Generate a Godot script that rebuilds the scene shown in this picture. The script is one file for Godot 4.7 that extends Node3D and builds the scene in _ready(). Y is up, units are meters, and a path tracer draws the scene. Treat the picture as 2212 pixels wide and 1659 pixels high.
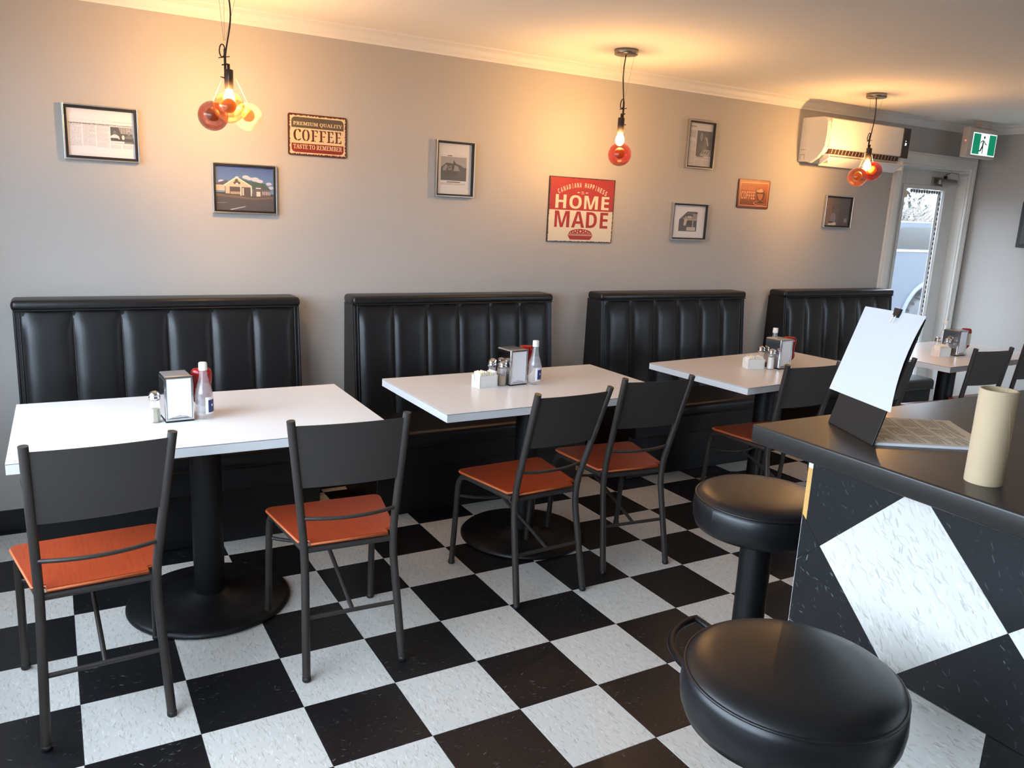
extends Node3D
# A diner: four black booths with white tables along a grey wall, checkered floor, bar counter with stools at the right.

const T := 0.3048        # floor tile
const WZ := -0.66        # booth wall face
const CEIL := 2.395
const XL := -2.25        # left wall face
const XR := 5.30         # right wall face
const ZF := 4.90         # front wall face
var rng := RandomNumberGenerator.new()
var M := {}
var cam: Camera3D
var names := {}

func _ready() -> void:
	rng.seed = 7
	# ---- camera, sky, exposure, light ----
	cam = Camera3D.new(); cam.name = "camera"; add_child(cam)
	cam.position = Vector3(-1.51377, 1.55963, 3.44398)
	cam.rotation = Vector3(-0.216672, -0.528121, 0.0486597)
	cam.fov = rad_to_deg(2.0 * atan(829.5 / 1722.512))
	cam.near = 0.05; cam.far = 120.0
	var sm := ProceduralSkyMaterial.new()
	sm.sky_top_color = Color(0.84, 0.92, 1.0); sm.sky_horizon_color = Color(0.80, 0.88, 0.96)
	sm.ground_horizon_color = Color(0.55, 0.56, 0.57); sm.ground_bottom_color = Color(0.40, 0.40, 0.41)
	sm.sky_curve = 0.2; sm.sun_angle_max = 1.0
	var sky := Sky.new(); sky.sky_material = sm
	var env := Environment.new()
	env.background_mode = Environment.BG_SKY; env.sky = sky
	env.background_energy_multiplier = 1.0
	env.tonemap_mode = Environment.TONE_MAPPER_LINEAR
	env.tonemap_exposure = 15.0
	env.sdfgi_enabled = true; env.ssao_enabled = true; env.ssil_enabled = true
	var we := WorldEnvironment.new(); we.name = "world_environment"; we.environment = env; add_child(we)
	materials()
	shell()
	floor_tiles()
	door()
	outside()
	booths()
	tables()
	chairs()
	bar()
	stools()
	pendants()
	air_conditioner()
	exit_sign()
	wall_pictures()
	condiments()
	counter_things()

# ------------------------------------------------------------------ helpers
func numbered(n: String) -> String:
	if not names.has(n):
		names[n] = 0
		return n
	names[n] += 1
	return "%s_%03d" % [n, names[n]]

func thing(called: String, label: String, category: String, at := Vector3.ZERO, turn := 0.0, group := "") -> Node3D:
	var o := Node3D.new(); o.name = numbered(called); add_child(o)
	o.position = at; o.rotation.y = turn
	tag(o, label, category, group)
	return o

func tag(o: Node, label: String, category: String, group := "") -> void:
	o.set_meta("label", label); o.set_meta("category", category)
	if group: o.set_meta("group", group)

func part(called: String, mesh: Mesh, mat: Material, parent: Node, at := Vector3.ZERO) -> MeshInstance3D:
	var o := MeshInstance3D.new()
	o.mesh = mesh; o.material_override = mat; o.position = at
	if parent == self:
		o.name = numbered(called)
		add_child(o)
	else:
		o.name = called
		parent.add_child(o, true)
	return o

func struct(called: String, mesh: Mesh, mat: Material, parent: Node = self) -> MeshInstance3D:
	var o := part(called, mesh, mat, parent)
	if parent == self: o.set_meta("kind", "structure")
	return o

func structure_root(called: String) -> Node3D:
	var o := Node3D.new(); o.name = called; add_child(o); o.set_meta("kind", "structure")
	return o

func dup(o: Node3D, at: Vector3, turn: float, label: String) -> Node3D:
	var c: Node3D = o.duplicate()
	var base := String(o.name)
	if base.substr(base.length() - 4, 1) == "_" and base.right(3).is_valid_int(): base = base.left(base.length() - 4)
	c.name = numbered(base); add_child(c)
	c.position = at; c.rotation.y = turn
	c.set_meta("label", label)
	return c

func st() -> SurfaceTool:
	var s := SurfaceTool.new(); s.begin(Mesh.PRIMITIVE_TRIANGLES); s.set_smooth_group(-1)
	return s

func done(s: SurfaceTool) -> ArrayMesh:
	s.generate_normals()
	return s.commit()

func quad(s: SurfaceTool, a: Vector3, b: Vector3, c: Vector3, d: Vector3) -> void:   # counter-clockwise from outside
	for v in [a, c, b, a, d, c]: s.add_vertex(v)

func tri(s: SurfaceTool, a: Vector3, b: Vector3, c: Vector3) -> void:
	for v in [a, c, b]: s.add_vertex(v)

func box(s: SurfaceTool, lo: Vector3, hi: Vector3, ch := 0.0) -> void:
	s.set_smooth_group(-1)
	if ch <= 0.0:
		var p := [Vector3(lo.x, lo.y, lo.z), Vector3(hi.x, lo.y, lo.z), Vector3(hi.x, hi.y, lo.z), Vector3(lo.x, hi.y, lo.z), Vector3(lo.x, lo.y, hi.z), Vector3(hi.x, lo.y, hi.z), Vector3(hi.x, hi.y, hi.z), Vector3(lo.x, hi.y, hi.z)]
		for f in [[4, 5, 6, 7], [1, 0, 3, 2], [0, 4, 7, 3], [5, 1, 2, 6], [7, 6, 2, 3], [0, 1, 5, 4]]:
			quad(s, p[f[0]], p[f[1]], p[f[2]], p[f[3]])
		return
	var c := (lo + hi) * 0.5
	var h := (hi - lo) * 0.5
	rbox(s, c, h * 2.0, ch, 1, -1)

func rbox(s: SurfaceTool, c: Vector3, size: Vector3, r: float, n := 3, group := 0) -> void:
	s.set_smooth_group(group)
	var h := size * 0.5
	r = minf(r, minf(h.x, minf(h.y, h.z)) * 0.999)
	var core := h - Vector3(r, r, r)
	var steps := func(e: float) -> Array:
		var a := []
		for i in n + 1: a.append(-e + r * (1.0 - cos(PI / 2 * i / n)) if n > 1 else -e + r * i)
		for i in n + 1: a.append(e - r * (1.0 - cos(PI / 2 * (n - i) / n)) if n > 1 else e - r * (n - i))
		return a
	var ax := [steps.call(h.x), steps.call(h.y), steps.call(h.z)]
	for f in 6:
		var w := f / 2
		var u := (w + 1) % 3
		var v := (w + 2) % 3
		var sg := 1.0 if f % 2 == 0 else -1.0
		var us: Array = ax[u]
		var vs: Array = ax[v]
		for i in us.size() - 1:
			for j in vs.size() - 1:
				if n == 1 and (i != 1 and j != 1) and false: continue
				var q := []
				for k in [[i, j], [i + 1, j], [i + 1, j + 1], [i, j + 1]]:
					var p := Vector3.ZERO
					p[u] = us[k[0]]; p[v] = vs[k[1]]; p[w] = sg * h[w]
					var k0 := p.clamp(-core, core)
					var d := p - k0
					if d.length() > 1e-9: p = k0 + d.normalized() * r
					q.append(p + c)
				if sg > 0: quad(s, q[0], q[1], q[2], q[3])
				else: quad(s, q[3], q[2], q[1], q[0])

func tube(s: SurfaceTool, pts: Array, r: float, seg := 12, closed := false) -> void:
	var n := pts.size()
	var rings := []
	var up := Vector3.ZERO
	for i in n:
		var d: Vector3
		if closed: d = (pts[(i + 1) % n] - pts[(i - 1 + n) % n]).normalized()
		elif i == 0: d = (pts[1] - pts[0]).normalized()
		elif i == n - 1: d = (pts[n - 1] - pts[n - 2]).normalized()
		else: d = ((pts[i + 1] - pts[i]).normalized() + (pts[i] - pts[i - 1]).normalized()).normalized()
		if up == Vector3.ZERO: up = d.cross(Vector3.RIGHT if absf(d.x) < 0.9 else Vector3.UP).normalized()
		up = (up - d * up.dot(d)).normalized()
		var side := d.cross(up)
		var ring := []
		for k in seg:
			var a := TAU * k / seg
			ring.append(pts[i] + (up * cos(a) + side * sin(a)) * r)
		rings.append(ring)
	s.set_smooth_group(0)
	for i in (n if closed else n - 1):
		var A: Array = rings[i]
		var B: Array = rings[(i + 1) % n]
		for k in seg:
			var k2 := (k + 1) % seg
			quad(s, A[k], A[k2], B[k2], B[k])
	if not closed:
		s.set_smooth_group(-1)
		for e in 2:
			var R: Array = rings[0 if e == 0 else n - 1]
			for k in range(1, seg - 1):
				if e == 0: tri(s, R[0], R[k + 1], R[k])
				else: tri(s, R[0], R[k], R[k + 1])

func lathe(s: SurfaceTool, prof: Array, seg := 24, c := Vector3.ZERO, group := 0, sx := 1.0, sz := 1.0) -> void:
	# profile of Vector2(radius, y) from bottom to top along the outside
	s.set_smooth_group(group)
	for i in prof.size() - 1:
		var a: Vector2 = prof[i]
		var b: Vector2 = prof[i + 1]
		for k in seg:
			var t0 := TAU * k / seg
			var t1 := TAU * (k + 1) / seg
			var p := func(v: Vector2, t: float) -> Vector3: return c + Vector3(v.x * cos(t) * sx, v.y, -v.x * sin(t) * sz)
			if a.x < 1e-6: tri(s, p.call(a, 0.0), p.call(b, t1), p.call(b, t0))
			elif b.x < 1e-6: tri(s, p.call(a, t0), p.call(a, t1), p.call(b, 0.0))
			else: quad(s, p.call(a, t0), p.call(a, t1), p.call(b, t1), p.call(b, t0))

func smooth_path(pts: Array, radii: float, n := 6) -> Array:   # rounds the corners of a path
	var out := [pts[0]]
	for i in range(1, pts.size() - 1):
		var a: Vector3 = pts[i] + (pts[i - 1] - pts[i]).limit_length(radii)
		var b: Vector3 = pts[i] + (pts[i + 1] - pts[i]).limit_length(radii)
		for k in n + 1:
			var t := float(k) / n
			out.append(a.lerp(pts[i], t).lerp(pts[i].lerp(b, t), t))
	out.append(pts[-1])
	return out

func prism(s: SurfaceTool, poly: PackedVector2Array, d0: float, d1: float, xf := Transform3D(), uvs := 0.0, uo := Vector2.ZERO) -> void:
	# polygon in local x,y, extruded along local z from d0 to d1 (d1 > d0), front faces +z
	if Geometry2D.is_polygon_clockwise(poly):
		poly = poly.duplicate(); poly.reverse()
	s.set_smooth_group(-1)
	var idx := Geometry2D.triangulate_polygon(poly)
	for k in range(0, idx.size(), 3):
		var q := [poly[idx[k]], poly[idx[k + 1]], poly[idx[k + 2]]]
		if (q[1] - q[0]).cross(q[2] - q[0]) < 0: q = [q[0], q[2], q[1]]
		for v in [q[0], q[2], q[1]]:
			if uvs > 0: s.set_uv(Vector2(v.x, -v.y) * uvs + uo)
			s.add_vertex(xf * Vector3(v.x, v.y, d1))
		for v in [q[0], q[1], q[2]]:
			if uvs > 0: s.set_uv(Vector2(v.x, -v.y) * uvs + uo)
			s.add_vertex(xf * Vector3(v.x, v.y, d0))
	for i in poly.size():
		var a := poly[i]
		var b := poly[(i + 1) % poly.size()]
		if uvs > 0: s.set_uv(Vector2(a.x, -a.y) * uvs + uo)
		quad(s, xf * Vector3(a.x, a.y, d0), xf * Vector3(b.x, b.y, d0), xf * Vector3(b.x, b.y, d1), xf * Vector3(a.x, a.y, d1))

func rrect(x0: float, y0: float, x1: float, y1: float, r: float, n := 5) -> PackedVector2Array:
	var p := PackedVector2Array()
	for c in [[x1 - r, y0 + r, -PI / 2], [x1 - r, y1 - r, 0.0], [x0 + r, y1 - r, PI / 2], [x0 + r, y0 + r, PI]]:
		for i in n + 1:
			var a: float = c[2] + PI / 2 * i / n
			p.append(Vector2(c[0] + r * cos(a), c[1] + r * sin(a)))
	return p

func textured_rect(x0: float, y0: float, x1: float, y1: float, z: float) -> ArrayMesh:   # a sheet facing +z with uv 0..1
	var s := st()
	var v := [Vector3(x0, y0, z), Vector3(x1, y0, z), Vector3(x1, y1, z), Vector3(x0, y1, z)]
	var uv := [Vector2(0, 1), Vector2(1, 1), Vector2(1, 0), Vector2(0, 0)]
	for k in [0, 2, 1, 0, 3, 2]:
		s.set_uv(uv[k]); s.add_vertex(v[k])
	return done(s)

var fonts := {}
func font(kind: String) -> SystemFont:
	if not fonts.has(kind):
		var f := SystemFont.new()
		f.font_names = PackedStringArray(["Droid Serif" if kind.begins_with("serif") else "Droid Sans"])
		f.font_weight = 700 if kind.ends_with("bold") else 400
		fonts[kind] = f
	return fonts[kind]

func letters(called: String, words: String, kind: String, box_: Rect2, z: float, mat: Material, parent: Node, turn := 0.0) -> MeshInstance3D:
	# lettering that fills the rectangle (x, y of its lower left corner, size) facing +z
	var t := TextMesh.new()
	t.text = words; t.font = font(kind); t.font_size = 48; t.pixel_size = 0.01; t.depth = 0.01; t.curve_step = 2.0
	var arr := t.get_mesh_arrays()
	var vs: PackedVector3Array = arr[Mesh.ARRAY_VERTEX]
	var lo := Vector3(1e9, 1e9, 1e9)
	var hi := -lo
	for v in vs:
		lo = lo.min(v); hi = hi.max(v)
	var out := PackedVector3Array()
	var c := (lo + hi) * 0.5
	for v in vs: out.append(Vector3((v.x - c.x) / (hi.x - lo.x) * box_.size.x, (v.y - c.y) / (hi.y - lo.y) * box_.size.y, (v.z - c.z) * 0.03))
	arr[Mesh.ARRAY_VERTEX] = out
	var am := ArrayMesh.new()
	am.add_surface_from_arrays(Mesh.PRIMITIVE_TRIANGLES, arr)
	var o := part(called, am, mat, parent, Vector3(box_.position.x + box_.size.x / 2, box_.position.y + box_.size.y / 2, z))
	o.rotation.z = turn
	return o

# ------------------------------------------------------------------ pictures as images
func fill_poly(im: Image, pts: Array, col: Color) -> void:   # pts in 0..1, y down
	var w := im.get_width()
	var h := im.get_height()
	var y0 := h
	var y1 := 0
	for p in pts:
		y0 = mini(y0, int(p.y * h)); y1 = maxi(y1, int(p.y * h))
	for y in range(maxi(y0, 0), mini(y1 + 1, h)):
		var xs := []
		var fy := (y + 0.5) / h
		for i in pts.size():
			var a: Vector2 = pts[i]
			var b: Vector2 = pts[(i + 1) % pts.size()]
			if (a.y <= fy) != (b.y <= fy): xs.append((a.x + (fy - a.y) / (b.y - a.y) * (b.x - a.x)) * w)
		xs.sort()
		for i in range(0, xs.size() - 1, 2): im.fill_rect(Rect2i(int(round(xs[i])), y, maxi(1, int(round(xs[i + 1])) - int(round(xs[i]))), 1), col)

func fp(im: Image, c: Array, col: Color) -> void:
	var p := []
	for i in range(0, c.size(), 2): p.append(Vector2(c[i], c[i + 1]))
	fill_poly(im, p, col)

func fe(im: Image, cx: float, cy: float, rx: float, ry: float, col: Color) -> void:
	var p := []
	for i in 28: p.append(Vector2(cx + rx * cos(TAU * i / 28), cy + ry * sin(TAU * i / 28)))
	fill_poly(im, p, col)

func fr(im: Image, x0: float, y0: float, x1: float, y1: float, col: Color) -> void:
	fp(im, [x0, y0, x1, y0, x1, y1, x0, y1], col)

func grain(im: Image, amount: float, sd: int) -> void:
	var r := RandomNumberGenerator.new(); r.seed = sd
	for k in im.get_width() * im.get_height() / 3:
		var x := r.randi() % im.get_width()
		var y := r.randi() % im.get_height()
		var d := r.randf_range(-amount, amount)
		var c := im.get_pixel(x, y)
		im.set_pixel(x, y, Color(clampf(c.r + d, 0, 1), clampf(c.g + d, 0, 1), clampf(c.b + d, 0, 1)))

func text_block(im: Image, x0: float, y0: float, x1: float, y1: float, rows: int, col: Color, sd: int) -> void:
	var r := RandomNumberGenerator.new(); r.seed = sd
	var w := im.get_width()
	var h := im.get_height()
	for k in rows:
		var y := y0 + (y1 - y0) * k / rows
		var x := x0
		var stop := x1 if r.randf() > 0.15 else x0 + (x1 - x0) * r.randf_range(0.4, 0.9)
		while x < stop:
			var l := minf(r.randf_range(0.008, 0.035), stop - x)
			im.fill_rect(Rect2i(int(x * w), int(y * h), maxi(1, int(l * w)), maxi(1, int((y1 - y0) / rows * 0.5 * h))), col.lerp(Color.WHITE, r.randf_range(0.0, 0.35)))
			x += l + 0.006

func image_mat(im: Image, rough := 0.55) -> StandardMaterial3D:
	var m := StandardMaterial3D.new()
	m.albedo_texture = ImageTexture.create_from_image(im); m.roughness = rough
	m.texture_repeat = false
	return m

func streak_tex(base: Color, cols: Array, n: int, len_: Vector2, wid: Vector2, sd: int, angle: float, spread: float) -> ImageTexture:
	var S := 1024
	var im := Image.create(S, S, false, Image.FORMAT_RGB8); im.fill(base)
	var r := RandomNumberGenerator.new(); r.seed = sd
	for k in n:
		var p := Vector2(r.randf() * S, r.randf() * S)
		var a := angle + r.randfn(0.0, spread)
		var d := Vector2(cos(a), sin(a))
		var l := r.randf_range(len_.x, len_.y)
		var w := r.randf_range(wid.x, wid.y)
		var col: Color = cols[r.randi() % cols.size()]
		col = base.lerp(col, r.randf_range(0.4, 1.0))
		var q := 0.0
		while q < l:
			var ww := w * sin(PI * (q + 0.5) / (l + 1.0)) + 0.6
			var c := p + d * q + Vector2(d.y, -d.x) * r.randf_range(-0.4, 0.4)
			for e in int(ceil(ww)):
				var x := c + Vector2(-d.y, d.x) * (e - ww / 2)
				im.set_pixel(posmod(int(x.x), S), posmod(int(x.y), S), col)
			q += 0.8
	im.generate_mipmaps()
	return ImageTexture.create_from_image(im)

# ------------------------------------------------------------------ materials
func mat(c: Color, rough := 0.6, metal := 0.0, spec := 0.5) -> StandardMaterial3D:
	var m := StandardMaterial3D.new()
	m.albedo_color = c; m.roughness = rough; m.metallic = metal; m.metallic_specular = spec
	return m

func c8(r: int, g: int, b: int) -> Color: return Color8(r, g, b)

func noise_normal(freq: float, strength: float, sd: int, cell := false) -> NoiseTexture2D:
	var f := FastNoiseLite.new()
	f.seed = sd; f.frequency = freq
	if cell:
		f.noise_type = FastNoiseLite.TYPE_CELLULAR; f.cellular_return_type = FastNoiseLite.RETURN_DISTANCE
	var t := NoiseTexture2D.new()
	t.width = 512; t.height = 512; t.seamless = true; t.noise = f; t.as_normal_map = true; t.bump_strength = strength
	return t

func glass(c: Color, a: float) -> StandardMaterial3D:
	var m := mat(Color(c.r, c.g, c.b, a), 0.04)
	m.transparency = BaseMaterial3D.TRANSPARENCY_ALPHA
	return m

func materials() -> void:
	M.wall = mat(c8(180, 175, 169), 0.75)
	M.wall.normal_enabled = true; M.wall.normal_texture = noise_normal(0.06, 1.2, 3); M.wall.normal_scale = 0.25
	M.wall.uv1_triplanar = true; M.wall.uv1_world_triplanar = true; M.wall.uv1_scale = Vector3(3, 3, 3)
	M.ceiling = mat(c8(238, 235, 229), 0.9)
	M.trim = mat(c8(228, 225, 218), 0.5)
	M.doorpaint = mat(c8(206, 204, 198), 0.45)
	M.rubber = mat(c8(28, 28, 30), 0.5)
	M.grout = mat(c8(45, 43, 40), 0.8)
	M.white_tile = mat(Color.WHITE, 0.38)
	M.white_tile.albedo_texture = streak_tex(c8(206, 203, 196), [c8(172, 168, 160), c8(186, 182, 174), c8(224, 222, 216), c8(190, 186, 178), c8(216, 213, 206)], 5200, Vector2(7, 30), Vector2(1.0, 4.0), 21, PI / 2, 0.28)
	M.black_tile = mat(Color.WHITE, 0.36)
	M.black_tile.albedo_texture = streak_tex(c8(17, 18, 21), [c8(92, 94, 98), c8(60, 62, 66), c8(46, 47, 50), c8(20, 20, 22), c8(120, 121, 122)], 1700, Vector2(3, 17), Vector2(0.3, 2.4), 22, 0.0, 0.5)
	M.vinyl = mat(c8(17, 17, 19), 0.36)
	M.vinyl.normal_enabled = true; M.vinyl.normal_texture = noise_normal(0.09, 2.0, 5, true); M.vinyl.normal_scale = 0.12
	M.vinyl.uv1_triplanar = true; M.vinyl.uv1_scale = Vector3(9, 9, 9)
	M.vinyl_base = mat(c8(12, 12, 14), 0.45)
	M.laminate = mat(c8(232, 231, 230), 0.3)
	M.edge_band = mat(c8(222, 222, 222), 0.4)
	M.dark_line = mat(c8(52, 48, 46), 0.6)
	M.black_metal = mat(c8(15, 16, 18), 0.42, 0.2)
	M.gun = mat(c8(68, 63, 60), 0.42, 0.45)
	M.gun_plate = mat(c8(68, 63, 60), 0.46, 0.35)
	M.seat_wood = mat(Color.WHITE, 0.36)
	M.seat_wood.albedo_texture = wood_tex(c8(160, 62, 28), c8(136, 48, 20), 31)
	M.seat_wood.uv1_triplanar = true; M.seat_wood.uv1_scale = Vector3(2, 2, 2)
	M.seat_edge = mat(c8(196, 104, 56), 0.5)
	M.counter = mat(Color.WHITE, 0.3)
	M.counter.albedo_texture = streak_tex(c8(42, 39, 37), [c8(60, 57, 54), c8(30, 28, 26), c8(50, 47, 44)], 16000, Vector2(1, 3), Vector2(0.5, 1.5), 33, 0.0, 2.0)
	M.counter.uv1_triplanar = true; M.counter.uv1_scale = Vector3(2.5, 2.5, 2.5)
	M.bare_wood = mat(c8(206, 158, 88), 0.7)
	M.white_paint = mat(c8(232, 230, 226), 0.6)
	M.chrome = mat(c8(205, 205, 208), 0.12, 1.0)
	M.nickel = mat(c8(150, 146, 140), 0.3, 1.0)
	M.silver = mat(c8(196, 194, 190), 0.28, 0.9)
	M.black = mat(c8(18, 18, 18), 0.5)
	M.cord = mat(c8(40, 33, 29), 0.6)
	M.socket = mat(c8(52, 42, 36), 0.45, 0.2)
	M.paper = mat(c8(240, 240, 242), 0.7)
	M.clear = glass(Color(0.96, 0.97, 0.97), 0.10)
	M.pane = glass(Color(0.95, 0.97, 0.97), 0.03)
	M.plastic_white = mat(c8(236, 234, 228), 0.4)
	M.ac = mat(c8(232, 229, 222), 0.4)
	M.card = mat(c8(204, 180, 146), 0.85)
	M.card.normal_enabled = true; M.card.normal_texture = noise_normal(0.03, 2.0, 9); M.card.normal_scale = 0.3
	M.card.uv1_triplanar = true; M.card.uv1_scale = Vector3(6, 6, 6)
	M.red_sauce = mat(c8(150, 22, 16), 0.18)

func wood_tex(a: Color, b: Color, sd: int) -> ImageTexture:
	var S := 512
	var im := Image.create(S, S, false, Image.FORMAT_RGB8); im.fill(a)
	var r := RandomNumberGenerator.new(); r.seed = sd
	for k in 1500:
		var x := r.randi() % S
		im.fill_rect(Rect2i(x, r.randi() % S, 1 + r.randi() % 2, 20 + r.randi() % 120), a.lerp(b, r.randf() * 0.7))
	return ImageTexture.create_from_image(im)

# ------------------------------------------------------------------ room shell
func wall_with_holes(along_x: bool, a0: float, a1: float, face: float, back: float, holes: Array) -> ArrayMesh:
	# holes: [a0, a1, y0, y1] sorted along the wall
	var s := st()
	var lo := minf(face, back)
	var hi := maxf(face, back)
	var put := func(p0: float, p1: float, y0: float, y1: float) -> void:
		if p1 - p0 < 1e-4 or y1 - y0 < 1e-4: return
		if along_x: box(s, Vector3(p0, y0, lo), Vector3(p1, y1, hi))
		else: box(s, Vector3(lo, y0, p0), Vector3(hi, y1, p1))
	var at := a0
	for h in holes:
		put.call(at, h[0], -0.1, CEIL + 0.1)
		put.call(h[0], h[1], -0.1, h[2]); put.call(h[0], h[1], h[3], CEIL + 0.1)
		at = h[1]
	put.call(at, a1, -0.1, CEIL + 0.1)
	return done(s)

func shell() -> void:
	struct("wall_back", wall_with_holes(true, XL - 0.16, XR + 0.16, WZ, WZ - 0.16, [[4.30, 5.22, -0.1, 2.06]]), M.wall)
	struct("wall_right", wall_with_holes(false, WZ, ZF, XR, XR + 0.16, []), M.wall)
	struct("wall_left", wall_with_holes(false, WZ, ZF, XL, XL - 0.16, [[0.0, 3.5, 0.74, 2.28]]), M.wall)
	struct("wall_front", wall_with_holes(true, XL - 0.16, XR + 0.16, ZF, ZF + 0.16, [[3.5, 5.1, 0.75, 2.10]]), M.wall)
	var s := st(); box(s, Vector3(XL - 0.16, CEIL, WZ - 0.16), Vector3(XR + 0.16, CEIL + 0.12, ZF + 0.16))
	struct("ceiling", done(s), M.ceiling)
	# windows
	var n := 0
	for w in [["x", XL - 0.08, 0.0, 3.5, 0.74, 2.28, 3], ["z", ZF + 0.08, 3.5, 5.1, 0.75, 2.10, 2]]:
		n += 1
		var root := structure_root("window_%d" % n)
		var mk := func(a0: float, a1: float, y0: float, y1: float, d: float) -> ArrayMesh:
			var t := st()
			if w[0] == "x": box(t, Vector3(w[1] - d, y0, a0), Vector3(w[1] + d, y1, a1), minf(0.004, d * 0.4))
			else: box(t, Vector3(a0, y0, w[1] - d), Vector3(a1, y1, w[1] + d), minf(0.004, d * 0.4))
			return done(t)
		part("window_frame", mk.call(w[2], w[3], w[4], w[4] + 0.05, 0.05), M.trim, root)
		part("window_frame", mk.call(w[2], w[3], w[5] - 0.05, w[5], 0.05), M.trim, root)
		for k in w[6] + 1:
			var a: float = w[2] + 0.025 + (w[3] - w[2] - 0.05) * k / w[6]
			part("window_mullion", mk.call(a - 0.025, a + 0.025, w[4] + 0.05, w[5] - 0.05, 0.04), M.trim, root)
			if k < w[6]:
				var b: float = w[2] + 0.025 + (w[3] - w[2] - 0.05) * (k + 1) / w[6]
				part("pane", mk.call(a + 0.025, b - 0.025, w[4] + 0.05, w[5] - 0.05, 0.003), M.pane, root)
	# crown moulding along the booth wall and the right wall
	var prof := [Vector2(0, -0.062), Vector2(0.006, -0.062), Vector2(0.008, -0.052), Vector2(0.020, -0.040), Vector2(0.034, -0.020), Vector2(0.050, -0.010), Vector2(0.056, -0.008), Vector2(0.058, 0.0)]
	s = st()
	for i in prof.size() - 1:
		var a: Vector2 = prof[i]; var b: Vector2 = prof[i + 1]
		quad(s, Vector3(XL, CEIL + a.y, WZ + a.x), Vector3(XR - a.x, CEIL + a.y, WZ + a.x), Vector3(XR - b.x, CEIL + b.y, WZ + b.x), Vector3(XL, CEIL + b.y, WZ + b.x))
	struct("trim_1", done(s), M.trim)
	s = st()
	for i in prof.size() - 1:
		var a: Vector2 = prof[i]; var b: Vector2 = prof[i + 1]
		quad(s, Vector3(XR - a.x, CEIL + a.y, WZ + a.x), Vector3(XR - a.x, CEIL + a.y, ZF), Vector3(XR - b.x, CEIL + b.y, ZF), Vector3(XR - b.x, CEIL + b.y, WZ + b.x))
	struct("trim_2", done(s), M.trim)
	s = st(); box(s, Vector3(XL, 0.001, WZ), Vector3(4.20, 0.10, WZ + 0.005)); struct("baseboard_back", done(s), M.rubber)
	s = st(); box(s, Vector3(XR - 0.005, 0.001, WZ + 0.02), Vector3(XR, 0.10, ZF)); struct("baseboard_right", done(s), M.rubber)

func floor_tiles() -> void:
	var s := st(); box(s, Vector3(XL - 0.16, -0.12, WZ - 0.16), Vector3(XR + 0.16, -0.0025, ZF + 0.16))
	var root := struct("floor", done(s), M.grout)
	var list := []
	var inv := cam.transform.affine_inverse()
	var th := tan(deg_to_rad(cam.fov) / 2)
	for i in range(-8, 18):
		for j in range(-3, 17):
			var x0 := maxf(i * T, XL); var x1 := minf((i + 1) * T, XR)
			var z0 := maxf(j * T, WZ); var z1 := minf((j + 1) * T, ZF)
			if x1 - x0 < 0.004 or z1 - z0 < 0.004: continue
			var seen_ := false
			for c in [[x0, z0], [x1, z0], [x0, z1], [x1, z1]]:
				var p: Vector3 = inv * Vector3(c[0], 0, c[1])
				if p.z < -0.1 and absf(p.x / p.z) < th * 2212.0 / 1659.0 and absf(p.y / p.z) < th: seen_ = true
			if x0 > 0.0 and z0 > 2.27: seen_ = false   # behind the bar front
			list.append([0.0 if seen_ else 100.0, cam.position.distance_to(Vector3((x0 + x1) / 2, 0, (z0 + z1) / 2)), i, j, x0, x1, z0, z1])
	list.sort_custom(func(a, b): return a[0] + a[1] < b[0] + b[1])
	var shared := {}
	var rest := [st(), st()]
	var count := 0
	for q in list:
		var white: bool = posmod(q[2] + q[3], 2) == 0
		var whole: bool = q[5] - q[4] > T - 0.001 and q[7] - q[6] > T - 0.001
		if count < 298 and q[0] == 0.0:
			var key := "%s%d" % [white, rng.randi() % 6]
			var m: ArrayMesh
			if whole and shared.has(key): m = shared[key]
			else:
				var t := st()
				tile(t, 0, q[5] - q[4], 0, q[7] - q[6], Vector2(rng.randf(), rng.randf()))
				m = done(t)
				if whole: shared[key] = m
			part("floor_tile", m, M.white_tile if white else M.black_tile, root, Vector3(q[4], 0, q[6]))
			count += 1
		else:
			tile(rest[0 if white else 1], q[4], q[5], q[6], q[7], Vector2(rng.randf(), rng.randf()))
	for k in 2:
		var o := part("floor_tiles_white" if k == 0 else "floor_tiles_black", done(rest[k]), M.white_tile if k == 0 else M.black_tile, root)
		o.set_meta("kind", "stuff")

func tile(s: SurfaceTool, x0: float, x1: float, z0: float, z1: float, uo: Vector2) -> void:
	var g := 0.0005
	var b := 0.0009
	s.set_smooth_group(-1)
	var lo := [Vector3(x0 + g, -0.003, z1 - g), Vector3(x1 - g, -0.003, z1 - g), Vector3(x1 - g, -0.003, z0 + g), Vector3(x0 + g, -0.003, z0 + g)]
	var mid := []
	var top := []
	var cc := Vector3((x0 + x1) / 2, 0, (z0 + z1) / 2)
	for v in lo:
		mid.append(Vector3(v.x, -b, v.z))
		top.append(Vector3(v.x + signf(cc.x - v.x) * b, 0, v.z + signf(cc.z - v.z) * b))
	var put := func(a: Vector3, b_: Vector3, c: Vector3, d: Vector3) -> void:
		for v in [a, c, b_, a, d, c]:
			s.set_uv(Vector2(v.x, v.z) * 1.0 + uo); s.add_vertex(v)
	put.call(top[0], top[1], top[2], top[3])
	for k in 4:
		var k2 := (k + 1) % 4
		put.call(mid[k], mid[k2], top[k2], top[k])
		put.call(lo[k], lo[k2], mid[k2], mid[k])

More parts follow.
